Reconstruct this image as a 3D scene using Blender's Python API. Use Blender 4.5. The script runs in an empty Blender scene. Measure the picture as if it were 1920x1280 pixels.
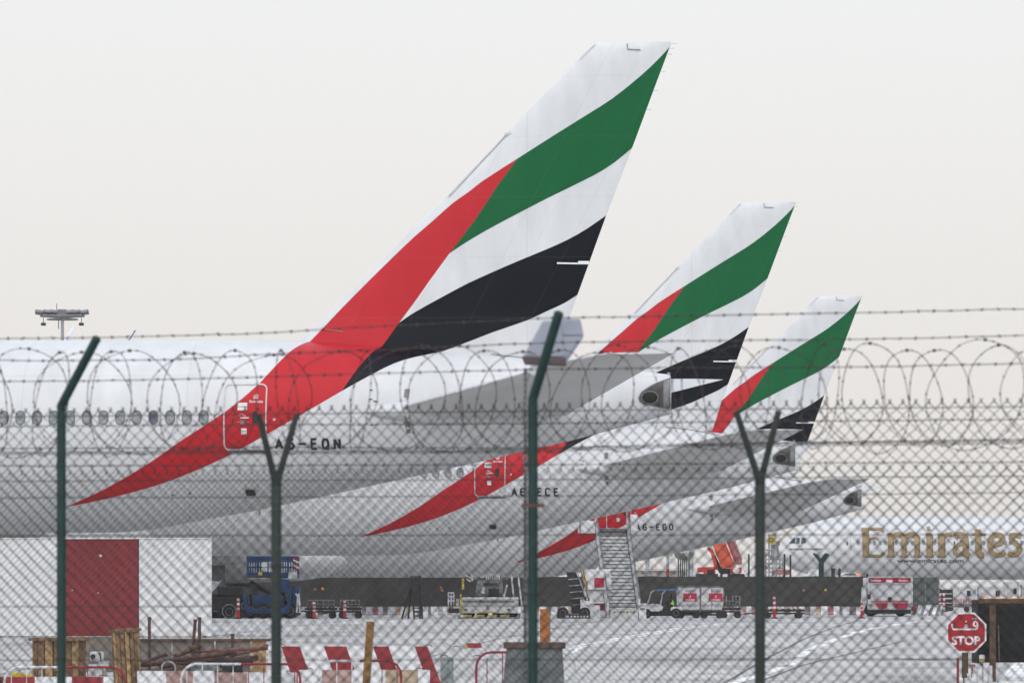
import bpy, math, random
from mathutils import Vector, Matrix
random.seed(7)
sc = bpy.context.scene
R = math.radians
# ------------------------------------------------------------------ camera
F = 10666.7                      # focal length in photo pixels (200 mm lens, 1920 px wide)
HZ = 1110.0                      # photo row of the horizon
cam = bpy.data.cameras.new('camera'); camo = bpy.data.objects.new('camera', cam)
sc.collection.objects.link(camo); sc.camera = camo
camo.location = (0, 0, 0); camo.rotation_euler = (R(90), 0, 0)
cam.lens = 200; cam.sensor_width = 36; cam.shift_y = (HZ - 640) / 1920
cam.clip_start = 1; cam.clip_end = 20000
cam.dof.use_dof = True; cam.dof.focus_distance = 230; cam.dof.aperture_fstop = 8.0
# ------------------------------------------------------------------ world, sun, exposure
w = bpy.data.worlds.new('World'); sc.world = w; w.use_nodes = True
nt = w.node_tree; nt.nodes.clear(); N = nt.nodes.new; L = nt.links.new
out = N('ShaderNodeOutputWorld'); bg = N('ShaderNodeBackground'); bg2 = N('ShaderNodeBackground')
sky = N('ShaderNodeTexSky'); sky.sky_type = 'NISHITA'; sky.sun_disc = False
sky.sun_elevation = R(50); sky.sun_rotation = R(200); sky.dust_density = 6; sky.air_density = 1
bg.inputs[1].default_value = 0.05
tc = N('ShaderNodeTexCoord'); sep = N('ShaderNodeSeparateXYZ'); ramp = N('ShaderNodeValToRGB')
L(tc.outputs['Generated'], sep.inputs[0]); L(sep.outputs[2], ramp.inputs[0])
e = ramp.color_ramp.elements                # an even overcast layer, brighter and bluer overhead
e[0].position = 0.0; e[0].color = (.79, .75, .72, 1)
e[1].position = 1.0; e[1].color = (.79, .86, .965, 1)
k = e.new(.09); k.color = (.785, .77, .755, 1)
k = e.new(.35); k.color = (.79, .825, .885, 1)
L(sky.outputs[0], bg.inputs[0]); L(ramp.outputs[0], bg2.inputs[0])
mr = N('ShaderNodeMapRange'); mr.inputs[1].default_value = .35; mr.inputs[2].default_value = -1; mr.inputs[3].default_value = 1.0; mr.inputs[4].default_value = 1.85   # added sky brightening on the sun's side, behind the camera, to lift the bellies
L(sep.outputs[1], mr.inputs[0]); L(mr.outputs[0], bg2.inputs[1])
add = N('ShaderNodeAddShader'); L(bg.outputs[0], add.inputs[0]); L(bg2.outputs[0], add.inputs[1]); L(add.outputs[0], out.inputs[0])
sun = bpy.data.lights.new('sun', 'SUN'); suno = bpy.data.objects.new('sun', sun); sc.collection.objects.link(suno)
sun.energy = 0.3; sun.angle = R(55); sun.color = (1, .97, .93)
suno.rotation_euler = (R(34), 0, R(-15))
sc.view_settings.view_transform = 'Standard'; sc.view_settings.look = 'None'
sc.view_settings.exposure = 0; sc.view_settings.gamma = 1
sc.cycles.use_denoising = True
sc.cycles.max_bounces = 6; sc.cycles.diffuse_bounces = 3; sc.cycles.glossy_bounces = 2
# ------------------------------------------------------------------ materials
def lin(c): c /= 255.0; return c / 12.92 if c <= .04045 else ((c + .055) / 1.055) ** 2.4
def rgb(r, g, b): return (lin(r), lin(g), lin(b))
MATS = {}
def mat(name, col, rough=.6, metal=0, var=.12, scale=3.0, bump=0, coat=0, detail=4, emit=None):
    if name in MATS: return MATS[name]
    m = bpy.data.materials.new(name); m.use_nodes = True; t = m.node_tree; b = t.nodes['Principled BSDF']
    b.inputs['Roughness'].default_value = rough; b.inputs['Metallic'].default_value = metal
    b.inputs['Specular IOR Level'].default_value = .3
    if coat: b.inputs['Coat Weight'].default_value = coat; b.inputs['Coat Roughness'].default_value = .15
    c = t.nodes.new('ShaderNodeTexCoord'); n = t.nodes.new('ShaderNodeTexNoise')
    n.inputs['Scale'].default_value = scale; n.inputs['Detail'].default_value = detail
    t.links.new(c.outputs['Object'], n.inputs['Vector'])
    r = t.nodes.new('ShaderNodeValToRGB'); r.color_ramp.elements[0].position = .3; r.color_ramp.elements[1].position = .7
    r.color_ramp.elements[0].color = (*[x * (1 - var) for x in col], 1)
    r.color_ramp.elements[1].color = (*[min(.9, x * (1 + var)) for x in col], 1)
    t.links.new(n.outputs['Fac'], r.inputs[0]); t.links.new(r.outputs[0], b.inputs['Base Color'])
    if bump:
        bn = t.nodes.new('ShaderNodeBump'); bn.inputs['Strength'].default_value = bump; bn.inputs['Distance'].default_value = .02
        t.links.new(n.outputs['Fac'], bn.inputs['Height']); t.links.new(bn.outputs[0], b.inputs['Normal'])
    if emit: b.inputs['Emission Color'].default_value = (*emit, 1); b.inputs['Emission Strength'].default_value = 1.2
    MATS[name] = m; return m
M_green = mat('green_post_paint', (.008, .030, .026), .55, var=.25, scale=14)
M_green2 = mat('grey_green_post_paint', (.020, .030, .027), .6, var=.25, scale=14)
M_hoard = mat('hoarding_white', (.56, .57, .58), .6, var=.08, scale=1.5)
M_hred = mat('hoarding_red', (.165, .022, .026), .6, var=.15, scale=1.5)
M_gsteel = mat('galvanised_steel', (.30, .31, .32), .5, .4, var=.3, scale=10)
M_wire = mat('weathered_wire', (.045, .04, .038), .65, .25, var=.4, scale=20)
M_wirem = mat('mesh_wire', (.036, .034, .033), .65, .2, var=.4, scale=20)
M_razor = mat('rusted_razor_tape', (.05, .033, .033), .65, .3, var=.5, scale=25)
M_red = mat('red_paint', (.21, .018, .023), .55, var=.25, scale=4)
M_redf = mat('faded_red_paint', (.28, .12, .12), .7, var=.3, scale=4)
M_pink = mat('pinkish_faded_paint', (.30, .20, .18), .75, var=.3, scale=5)
M_beige = mat('bare_beige_concrete', (.34, .265, .19), .8, var=.25, scale=5)
M_white = mat('white_paint', (.56, .57, .58), .5, var=.10, scale=3)
M_whited = mat('dirty_white_paint', (.43, .44, .45), .6, var=.22, scale=4)
M_lgrey = mat('light_grey_paint', (.42, .43, .43), .5, var=.15, scale=3)
M_grey = mat('mid_grey_metal', (.16, .165, .17), .5, .3, var=.25, scale=5)
M_dark = mat('dark_machinery', (.022, .022, .023), .6, var=.4, scale=6)
M_black = mat('black_rubber', (.016, .016, .017), .8, var=.3, scale=9)
M_blue = mat('blue_machine_paint', (.010, .038, .11), .45, var=.3, scale=3)
M_yellow = mat('yellow_paint', (.38, .30, .045), .5, var=.25, scale=4)
M_orange = mat('orange_red_paint', (.48, .05, .03), .5, var=.2, scale=2)
M_orn = mat('orange_plastic', (.65, .22, .04), .5, var=.2, scale=3)
M_glass = mat('vehicle_glass', (.03, .05, .055), .08, var=.1)
M_mag = mat('magenta_red_panel', (.38, .02, .055), .5, var=.12)
M_wood = mat('weathered_wood', (.17, .105, .06), .85, var=.45, scale=7, bump=.4)
M_woodl = mat('pale_wood', (.30, .20, .10), .85, var=.4, scale=9, bump=.4)
M_woodb = mat('old_brown_timber', (.095, .058, .036), .85, var=.45, scale=8, bump=.4)
M_rust = mat('rusty_steel', (.10, .055, .045), .8, .2, var=.5, scale=9, bump=.3)
M_bpipe = mat('red_brown_pipe', (.17, .085, .07), .75, .1, var=.4, scale=6, bump=.2)
M_ply = mat('grey_plywood', (.15, .135, .12), .85, var=.3, scale=3, bump=.2)
M_screen = mat('dark_screen_fabric', (.048, .046, .045), .9, var=.25, scale=.8)
M_screen2 = mat('grey_screen_fabric', (.085, .095, .092), .9, var=.2, scale=.8)
M_conc = mat('barrier_concrete', (.34, .34, .335), .85, var=.2, scale=4, bump=.2)
M_concd = mat('grey_weathered_concrete', (.17, .19, .19), .85, var=.4, scale=5, bump=.3)
M_lav = mat('grey_lamp_housing', (.24, .26, .31), .45, var=.12, scale=4)
M_rim = mat('brown_lamp_rim', (.085, .065, .065), .6, var=.3, scale=8)
M_boxg = mat('dark_grey_steel_box', (.11, .125, .128), .6, .2, var=.35, scale=5)
M_cap = mat('rust_brown_cap', (.075, .05, .038), .8, var=.5, scale=9)
M_hivis = mat('hi_vis_fabric', (.30, .75, .06), .7, var=.1)
M_skin = mat('skin', (.22, .11, .07), .6, var=.1)
M_cloth = mat('dark_work_clothes', (.02, .022, .035), .8, var=.2)
M_black2 = mat('black_lettering', (.02, .02, .022), .5, var=.1)
M_gold = mat('gold_lettering', (.25, .18, .09), .45, var=.10, scale=1)
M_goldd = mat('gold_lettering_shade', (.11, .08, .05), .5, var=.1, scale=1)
M_alu = mat('aluminium', (.48, .49, .50), .4, .5, var=.2, scale=4)
M_pw = mat('cabin_window_glass', (.20, .225, .225), .15, var=.25, scale=.9)
M_pwf = mat('cabin_window_frame', (.16, .165, .165), .5, var=.2)
M_cab = mat('cabin_glass_dark', (.05, .075, .085), .1, var=.2)
M_signr = mat('sign_red', (.30, .013, .018), .4, var=.1)
M_tail = mat('pale_aircraft_white', (.66, .69, .74), .4, var=.04)
M_build = mat('pale_terminal_cladding', (.50, .46, .42), .8, var=.12, scale=.1)
M_buildb = mat('tan_terminal_base', (.30, .27, .25), .8, var=.2, scale=.2)
M_amber = mat('amber_beacon', (.8, .12, .03), .4, emit=(1, .16, .05))
M_lens = mat('lamp_lens', (.35, .36, .36), .2, var=.1)
# ------------------------------------------------------------------ mesh helpers
class MB:
    def __init__(s): s.v = []; s.f = []; s.m = []
    def face(s, idx, mi=0): s.f.append(idx); s.m.append(mi)
    def box(s, c, d, mi=0, rz=0, rx=0, ry=0, taper=(1, 1)):
        b = len(s.v); hx, hy, hz = d[0] / 2, d[1] / 2, d[2] / 2
        rot = Matrix.Rotation(rz, 3, 'Z') @ Matrix.Rotation(ry, 3, 'Y') @ Matrix.Rotation(rx, 3, 'X')
        for z in (-1, 1):
            tx, ty = taper if z > 0 else (1, 1)
            for x, y in ((-1, -1), (1, -1), (1, 1), (-1, 1)):
                p = rot @ Vector((x * hx * tx, y * hy * ty, z * hz)); s.v.append((c[0] + p.x, c[1] + p.y, c[2] + p.z))
        for q in ((3, 2, 1, 0), (4, 5, 6, 7), (0, 1, 5, 4), (1, 2, 6, 5), (2, 3, 7, 6), (3, 0, 4, 7)):
            s.face([b + i for i in q], mi)
        return s
    def path(s, pts, r, n=6, mi=0, closed=False, cap=True):
        pts = [Vector(p) for p in pts]; b = len(s.v); K = len(pts)
        prev = None
        for i, p in enumerate(pts):
            if closed: t = pts[(i + 1) % K] - pts[i - 1]
            else: t = pts[min(i + 1, K - 1)] - pts[max(i - 1, 0)]
            if t.length < 1e-9: t = Vector((0, 0, 1))
            t.normalize()
            if prev is None:
                u = t.cross(Vector((0, 0, 1)));
                if u.length < .1: u = t.cross(Vector((0, 1, 0)))
                u.normalize()
            else:
                u = prev - t * prev.dot(t)
                if u.length < 1e-6: u = t.cross(Vector((0, 1, 0)))
                u.normalize()
            prev = u; v = t.cross(u); rr = r[i] if isinstance(r, (list, tuple)) else r
            for j in range(n):
                a = 2 * math.pi * j / n; q = p + (u * math.cos(a) + v * math.sin(a)) * rr; s.v.append((q.x, q.y, q.z))
        for i in range(K if closed else K - 1):
            o1 = b + i * n; o2 = b + ((i + 1) % K) * n
            for j in range(n): s.face([o1 + j, o1 + (j + 1) % n, o2 + (j + 1) % n, o2 + j], mi)
        if cap and not closed:
            s.face([b + j for j in range(n)][::-1], mi); s.face([b + (K - 1) * n + j for j in range(n)], mi)
        return s
    def bar(s, a, b, r, n=6, mi=0): return s.path([a, b], r, n, mi)
    def prism(s, poly, axis, a0, a1, mi=0):
        # poly: 2D points; axis 'y': (x,z) extruded along y; 'z': (x,y) along z; 'x': (y,z) along x
        b = len(s.v); n = len(poly)
        for a in (a0, a1):
            for p in poly:
                s.v.append({'y': (p[0], a, p[1]), 'z': (p[0], p[1], a), 'x': (a, p[0], p[1])}[axis])
        s.face([b + i for i in range(n)], mi); s.face([b + n + i for i in range(n)][::-1], mi)
        for i in range(n): j = (i + 1) % n; s.face([b + i, b + n + i, b + n + j, b + j], mi)
        return s
    def lathe(s, prof, c, axis='y', n=20, mi=0):
        b = len(s.v)
        for (r, h) in prof:
            for j in range(n):
                a = 2 * math.pi * j / n; p, q = r * math.cos(a), r * math.sin(a)
                s.v.append({'y': (c[0] + p, c[1] + h, c[2] + q), 'z': (c[0] + p, c[1] + q, c[2] + h), 'x': (c[0] + h, c[1] + p, c[2] + q)}[axis])
        for i in range(len(prof) - 1):
            for j in range(n): s.face([b + i * n + j, b + i * n + (j + 1) % n, b + (i + 1) * n + (j + 1) % n, b + (i + 1) * n + j], mi)
        s.face([b + j for j in range(n)][::-1], mi); s.face([b + (len(prof) - 1) * n + j for j in range(n)], mi)
        return s
    def build(s, name, mats, parent=None, smooth=False, bevel=0, loc=None):
        me = bpy.data.meshes.new(name); me.from_pydata(s.v, [], s.f)
        mats = mats if isinstance(mats, (list, tuple)) else [mats]
        for m in mats: me.materials.append(m)
        me.polygons.foreach_set('material_index', [min(i, len(mats) - 1) for i in s.m])
        if smooth: me.polygons.foreach_set('use_smooth', [True] * len(s.f))
        me.update()
        o = bpy.data.objects.new(name, me); sc.collection.objects.link(o)
        if parent: o.parent = parent
        if loc: o.location = loc
        if smooth and smooth != 'all':
            md = o.modifiers.new('edges', 'EDGE_SPLIT'); md.split_angle = R(40)
        if bevel:
            md = o.modifiers.new('bevel', 'BEVEL'); md.width = bevel; md.segments = 2; md.limit_method = 'ANGLE'; md.angle_limit = R(40)
        return o
def tag(o, label=None, cat=None, group=None, kind=None):
    if label: o['label'] = label
    if cat: o['category'] = cat
    if group: o['group'] = group
    if kind: o['kind'] = kind
    return o
def thing(name, label, cat, loc=(0, 0, 0), rz=0, group=None):
    o = bpy.data.objects.new(name, None); o.empty_display_size = .3; sc.collection.objects.link(o)
    o.location = loc; o.rotation_euler = (0, 0, rz); return tag(o, label, cat, group)
def copy_tree(o, parent=None):
    c = o.copy(); sc.collection.objects.link(c); c.parent = parent
    for ch in [x for x in bpy.data.objects if x.parent == o]: copy_tree(ch, c)
    return c
def X(px, Y): return (px - 960) * Y / F
def Z(py, Y): return (HZ - py) * Y / F
def S(Y): return F / Y
def interp(tab, x):
    if x <= tab[0][0]: return tab[0][1]
    for (a, b), (c, d) in zip(tab, tab[1:]):
        if x <= c: return b + (d - b) * (x - a) / (c - a)
    return tab[-1][1]
# ------------------------------------------------------------------ ground (gently rolling apron)
GP = [(-80, -1.7), (0, -1.7), (60, -1.95), (95, -2.05), (110, -1.8), (125, -1.45), (140, -1.15), (155, -.96), (170, -.83), (182, -.853), (215, -1.0),
      (250, -1.16), (285, -1.32), (320, -1.44), (345, -1.38), (400, -1.38), (561, -1.5), (1000, -1.5), (9000, -1.5)]
def gz(Y): return interp(GP, Y)
def gY(py, lo=98, hi=175):        # where a pixel row meets the apron in front
    for i in range(60):
        m = (lo + hi) / 2
        if HZ - F * gz(m) / m > py: lo = m
        else: hi = m
    return (lo + hi) / 2
m = bpy.data.materials.new('apron_concrete'); m.use_nodes = True; t = m.node_tree; b = t.nodes['Principled BSDF']
b.inputs['Roughness'].default_value = .85
c = t.nodes.new('ShaderNodeTexCoord'); n1 = t.nodes.new('ShaderNodeTexNoise'); n2 = t.nodes.new('ShaderNodeTexNoise')
mp = t.nodes.new('ShaderNodeMapping'); mp.inputs['Scale'].default_value = (.15, .03, 1); mp.inputs['Rotation'].default_value = (0, 0, R(8))
t.links.new(c.outputs['Object'], mp.inputs[0]); t.links.new(mp.outputs[0], n1.inputs[0]); n1.inputs['Scale'].default_value = 3; n1.inputs['Detail'].default_value = 6
t.links.new(c.outputs['Object'], n2.inputs[0]); n2.inputs['Scale'].default_value = 6; n2.inputs['Detail'].default_value = 5
r1 = t.nodes.new('ShaderNodeValToRGB'); r1.color_ramp.elements[0].position = .32; r1.color_ramp.elements[1].position = .68
r1.color_ramp.elements[0].color = (.44, .435, .428, 1); r1.color_ramp.elements[1].color = (.61, .605, .59, 1)
t.links.new(n1.outputs[0], r1.inputs[0])
mx = t.nodes.new('ShaderNodeMix'); mx.data_type = 'RGBA'; mx.blend_type = 'MULTIPLY'; mx.inputs[0].default_value = .35
t.links.new(r1.outputs[0], mx.inputs[6]); t.links.new(n2.outputs[0], mx.inputs[7])
br = t.nodes.new('ShaderNodeTexBrick'); br.inputs['Scale'].default_value = 1; br.offset = 0
br.inputs['Brick Width'].default_value = 7.5; br.inputs['Row Height'].default_value = 7.5; br.inputs['Mortar Size'].default_value = .045
br.inputs['Color1'].default_value = (1, 1, 1, 1); br.inputs['Color2'].default_value = (.90, .91, .92, 1); br.inputs['Mortar'].default_value = (.28, .28, .28, 1)
mp2 = t.nodes.new('ShaderNodeMapping'); mp2.inputs['Rotation'].default_value = (0, 0, R(6)); t.links.new(c.outputs['Object'], mp2.inputs[0]); t.links.new(mp2.outputs[0], br.inputs[0])
mx2 = t.nodes.new('ShaderNodeMix'); mx2.data_type = 'RGBA'; mx2.blend_type = 'MULTIPLY'; mx2.inputs[0].default_value = 1
t.links.new(mx.outputs[2], mx2.inputs[6]); t.links.new(br.outputs[0], mx2.inputs[7]); t.links.new(mx2.outputs[2], b.inputs['Base Color'])
n3 = t.nodes.new('ShaderNodeTexNoise'); n3.inputs['Scale'].default_value = .35; n3.inputs['Detail'].default_value = 7; n3.inputs['Roughness'].default_value = .6
t.links.new(c.outputs['Object'], n3.inputs[0]); r3 = t.nodes.new('ShaderNodeValToRGB'); r3.color_ramp.elements[0].position = .36; r3.color_ramp.elements[1].position = .52
r3.color_ramp.elements[0].color = (.62, .61, .60, 1); r3.color_ramp.elements[1].color = (1, 1, 1, 1); t.links.new(n3.outputs[0], r3.inputs[0])
mx3 = t.nodes.new('ShaderNodeMix'); mx3.data_type = 'RGBA'; mx3.blend_type = 'MULTIPLY'; mx3.inputs[0].default_value = .8
t.links.new(mx2.outputs[2], mx3.inputs[6]); t.links.new(r3.outputs[0], mx3.inputs[7]); t.links.new(mx3.outputs[2], b.inputs['Base Color'])
bn = t.nodes.new('ShaderNodeBump'); bn.inputs['Strength'].default_value = .25; bn.inputs['Distance'].default_value = .02
t.links.new(n2.outputs[0], bn.inputs['Height']); t.links.new(bn.outputs[0], b.inputs['Normal'])
M_apron = m
g = MB(); ys = sorted(set([p[0] for p in GP] + [100 + i * 5 for i in range(50)] + [600, 800, 2000, 4000]))
for y in ys:
    for x in (-6000, -300, 0, 300, 6000): g.v.append((x, y, gz(y)))
for i in range(len(ys) - 1):
    for j in range(4): a = i * 5 + j; g.face([a, a + 1, a + 6, a + 5])
tag(g.build('ground', M_apron, smooth='all'), kind='structure')
M_line = mat('worn_white_line_paint', (.78, .78, .76), .7, var=.3, scale=1.5)
M_lined = mat('dark_joint_seal', (.09, .09, .09), .8, var=.3)
def strip(name, pts, wpx, mi, dashed=False, jag=0, lift=.006):
    g = MB(); P = []
    for (px, py) in pts:
        Y = gY(py) if py > 1160.5 else interp([(1148, 340), (1153, 330), (1160.5, 175)], py); P.append(Vector((X(px, Y), Y, 0)))
    fine = []
    for a, b_ in zip(P, P[1:]):
        k = max(2, int((b_ - a).length / 1.0))
        for i in range(k): fine.append(a.lerp(b_, i / k))
    fine.append(P[-1])
    for i in range(len(fine) - 1):
        if dashed and i % 5 == 4: continue
        a, b_ = fine[i], fine[i + 1]; d = (b_ - a).normalized(); nrm = Vector((-d.y, d.x, 0)); w0 = wpx * (1 + random.uniform(-jag, jag))
        k = len(g.v)
        for q, sg in ((a, 1), (a, -1), (b_, -1), (b_, 1)):
            p = q + nrm * sg * w0 / 2; g.v.append((p.x, p.y, gz(p.y) + lift))
        g.face([k, k + 1, k + 2, k + 3])
    return tag(g.build(name, mi), kind='structure')
strip('apron_line', [(1072, 1217), (1085, 1209), (1128, 1203), (1194, 1190), (1280, 1176), (1363, 1168)], .16, M_line, jag=.2)
strip('apron_line', [(1072, 1223), (1092, 1212), (1130, 1206), (1196, 1193), (1282, 1179), (1360, 1171)], .12, M_line, jag=.3)
strip('apron_line', [(1360, 1284), (1417, 1267), (1480, 1247), (1513, 1220), (1563, 1200), (1613, 1183), (1697, 1168), (1773, 1161)], .24, M_line, dashed=True, jag=.15)
strip('apron_joint', [(1420, 1279), (1500, 1248), (1573, 1230), (1700, 1200)], .06, M_lined)
strip('apron_line', [(1310, 1200), (1372, 1200)], .3, M_line)
strip('apron_line', [(1700, 1202), (1760, 1201)], .3, M_line)
strip('apron_joint', [(1690, 1236), (1800, 1235)], .25, M_lined)
strip('apron_line', [(1893, 1284), (1915, 1252), (1935, 1235)], .5, M_line)
strip('apron_joint', [(400, 1170), (960, 1172), (1300, 1171)], .12, M_lined)
# ------------------------------------------------------------------ airliner geometry (local: x aft from tail end, -y port, z up from apron)
PSI = R(6.1); cP, sP = math.cos(PSI), math.sin(PSI)
O1 = (5.067, 182.0, -.853)
def loc1(px, py, ly=0):          # photo pixel on plane 1 -> local lx, lz at lateral offset ly
    q = (px - 960) / F
    lx = (q * (O1[1] + ly * cP) - O1[0] - ly * sP) / (cP + q * sP)
    Y = O1[1] - lx * sP + ly * cP
    return lx, (HZ - py) * Y / F - O1[2]
LEN = 73.4
top_t = [(-LEN + a, b) for a, b in ((0, 5.4), (.25, 5.82), (1.0, 6.5), (1.6, 7.0), (2.3, 7.65), (3.2, 8.2), (5, 8.7), (7.7, 8.97))]
bot_t = [(-LEN + a, b) for a, b in ((0, 5.4), (.2, 4.95), (.6, 4.5), (1.9, 3.7), (4, 3.1), (7, 2.8))]
top_t += [(-30, 9.0)] + [loc1(*p) for p in ((400, 637), (500, 637), (583, 640), (700, 645), (827, 655), (900, 662), (1045, 678), (1140, 690), (1205, 696), (1262, 703))]
bot_t += [(-40, 2.78), (-22, 2.78)] + [loc1(*p) for p in ((200, 998), (262, 995), (328, 985), (400, 971), (480, 957), (643, 922), (880, 870), (980, 846), (1065, 827), (1180, 797), (1262, 775))]
hw_t = [(-LEN, 0), (-LEN + .2, .5), (-LEN + .6, .95), (-LEN + 1.9, 1.95), (-LEN + 4, 2.75), (-LEN + 7, 3.1), (-20, 3.1), (-15.5, 3.0), (-12, 2.7), (-9, 2.25), (-6, 1.65), (-3, 1.0), (-1, .55), (0.09, .36)]
def smooth_tab(tab):             # monotone-ish Catmull-Rom resample
    o = []; T = [tab[0]] + list(tab) + [tab[-1]]
    for i in range(1, len(T) - 2):
        p0, p1, p2, p3 = T[i - 1], T[i], T[i + 1], T[i + 2]
        m1 = (p2[1] - p0[1]) / max(1e-6, p2[0] - p0[0]); m2 = (p3[1] - p1[1]) / max(1e-6, p3[0] - p1[0]); h = p2[0] - p1[0]
        for k in range(6):
            s = k / 6; o.append((p1[0] + h * s, (2*s**3-3*s*s+1)*p1[1] + (s**3-2*s*s+s)*h*m1 + (-2*s**3+3*s*s)*p2[1] + (s**3-s*s)*h*m2))
    o.append(tab[-1]); return o
top_s, bot_s, hw_s = smooth_tab(top_t), smooth_tab(bot_t), hw_t
def fus(lx): return interp(top_s, lx), interp(bot_s, lx), interp(hw_s, lx)
def side_y(lx, z):
    a, b, h = fus(lx); zc, hh = (a + b) / 2, (a - b) / 2
    q = max(0, 1 - ((z - zc) / hh) ** 2); return h * math.sqrt(q)
def locS(px, py):                # pixel on plane 1's port skin
    y = -3.1
    for i in range(6):
        lx, lz = loc1(px, py, y); y = -side_y(lx, lz)
        if py < 640: y = -.35
    return lx, lz
def locL(px, py):
    if py < 655: return loc1(px, py, -.35)
    a = loc1(px, py, -.35); b = locS(px, py); k = min(1, (py - 655) / 60)
    return (a[0] * (1 - k) + b[0] * k, a[1] * (1 - k) + b[1] * k)
# ---- livery curves
C1 = [(124, 950), (197, 916), (277.6, 869), (342, 824), (423, 771), (487.5, 717.5), (552, 661), (578, 641), (582, 639), (635, 582), (685, 531), (735, 482), (775, 444), (810, 414), (847, 381), (877, 360), (902.5, 340), (969.5, 297), (1036.6, 254), (1105, 211), (1146.6, 184), (1198, 142.5), (1232.5, 110), (1259, 81)]
C2 = [(124, 950), (197, 935.5), (294, 909.6), (374.5, 879), (439, 848), (500, 814), (584, 766), (645.7, 730), (707, 699), (745, 682), (780, 671), (827, 660), (875, 642), (925, 622), (987, 600), (1025, 582), (1057, 567), (1083, 550)]
C3 = [(840, 477), (865, 460), (906, 435), (957.5, 407), (1026, 371), (1112, 328), (1150, 304), (1188, 272)]
C4 = [(749, 605), (775, 587), (825, 559), (875, 532), (925, 509), (975, 487), (1025, 466), (1062, 449), (1100, 427), (1142, 397)]
D1 = [(969.5, 297), (933, 347), (889, 414), (839, 480), (805, 527), (775, 570), (749, 605), (732, 630), (717, 651), (704, 661), (675, 692), (640, 734)]
def make_livery():
    m = bpy.data.materials.new('airline_livery'); m.use_nodes = True; t = m.node_tree; b = t.nodes['Principled BSDF']
    b.inputs['Roughness'].default_value = .36; b.inputs['Specular IOR Level'].default_value = .12
    N = t.nodes.new; Lk = t.links.new
    c = N('ShaderNodeTexCoord'); sp = N('ShaderNodeSeparateXYZ'); Lk(c.outputs['Object'], sp.inputs[0])
    def math_(op, a, b_=None):
        n = N('ShaderNodeMath'); n.operation = op
        for i, q in enumerate((a, b_)):
            if q is None: continue
            if isinstance(q, (int, float)): n.inputs[i].default_value = q
            else: Lk(q, n.inputs[i])
        return n.outputs[0]
    U = math_('DIVIDE', math_('ADD', sp.outputs[0], 22.0), 23.0); V = math_('DIVIDE', sp.outputs[2], 20.0)
    def curve(src, pts):
        n = N('ShaderNodeFloatCurve'); cu = n.mapping.curves[0]; n.mapping.use_clip = False
        pts = sorted(pts); cu.points[0].location = pts[0]; cu.points[1].location = pts[-1]
        for p in pts[1:-1]: cu.points.new(*p)
        for p in cu.points: p.handle_type = 'VECTOR'
        n.mapping.update(); Lk(src, n.inputs['Value']); return n.outputs[0]
    def uv(p): lx, lz = locL(*p); return ((lx + 22) / 23, lz / 20)
    def sm(P): return smooth_tab(sorted(uv(p) for p in P))[::3] + [sorted(uv(p) for p in P)[-1]]
    c1 = sm(C1); c2 = sm(C2); u0 = c1[0][0]
    k1 = curve(U, [(0, 0), (u0 - .002, 0)] + c1 + [(1, c1[-1][1] + .01)])
    k2 = curve(U, [(0, 1), (u0 - .002, 1)] + c2 + [(c2[-1][0] + .03, c2[-1][1] + .035)])
    k3 = curve(U, [(0, .3)] + sm(C3) + [(1, 1)]); k4 = curve(U, [(0, .2)] + sm(C4) + [(1, 1)])
    d = sorted((v, u) for u, v in (uv(p) for p in D1)); kd = curve(V, [(0, d[0][1] - .05)] + d + [(1, d[-1][1] + .1)])
    inside = math_('MULTIPLY', math_('LESS_THAN', V, k1), math_('GREATER_THAN', V, k2))
    inside = math_('MULTIPLY', inside, math_('GREATER_THAN', U, u0))
    isred = math_('LESS_THAN', U, kd); isg = math_('GREATER_THAN', V, k3); isb = math_('LESS_THAN', V, k4)
    nz = N('ShaderNodeTexNoise'); nz.inputs['Scale'].default_value = .35; nz.inputs['Detail'].default_value = 5; Lk(c.outputs['Object'], nz.inputs[0])
    rp = N('ShaderNodeValToRGB'); rp.color_ramp.elements[0].position = .3; rp.color_ramp.elements[1].position = .7
    rp.color_ramp.elements[0].color = (.54, .556, .574, 1); rp.color_ramp.elements[1].color = (.60, .615, .63, 1); Lk(nz.outputs[0], rp.inputs[0])
    # panel joints: thin hairlines every couple of metres along x, and lap joints
    fr = math_('FRACT', math_('DIVIDE', math_('ADD', sp.outputs[0], 100), 5.3)); seam = math_('LESS_THAN', fr, .0035)
    fz = math_('ABSOLUTE', math_('SUBTRACT', sp.outputs[2], 4.35)); seam2 = math_('LESS_THAN', fz, .010)
    fz3 = math_('ABSOLUTE', math_('SUBTRACT', sp.outputs[2], 7.75)); seam3 = math_('LESS_THAN', fz3, .008)
    seams = math_('MULTIPLY', math_('MAXIMUM', math_('MAXIMUM', seam, seam2), seam3), .35)
    zf = math_('GREATER_THAN', sp.outputs[2], 9.5)
    rib = math_('LESS_THAN', math_('FRACT', math_('DIVIDE', sp.outputs[2], 1.93)), .008)
    spar = math_('LESS_THAN', math_('FRACT', math_('DIVIDE', math_('SUBTRACT', sp.outputs[0], math_('MULTIPLY', sp.outputs[2], .52)), 1.9)), .010)
    finl = math_('MULTIPLY', math_('MULTIPLY', math_('MAXIMUM', rib, spar), zf), .16)
    nm = N('ShaderNodeTexNoise'); nm.inputs['Scale'].default_value = .9; nm.inputs['Detail'].default_value = 7; nm.inputs['Roughness'].default_value = .65
    mpm = N('ShaderNodeMapping'); mpm.inputs['Rotation'].default_value = (0, R(-30), 0); mpm.inputs['Scale'].default_value = (1.6, 1, .5); Lk(c.outputs['Object'], mpm.inputs[0]); Lk(mpm.outputs[0], nm.inputs[0])
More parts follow.
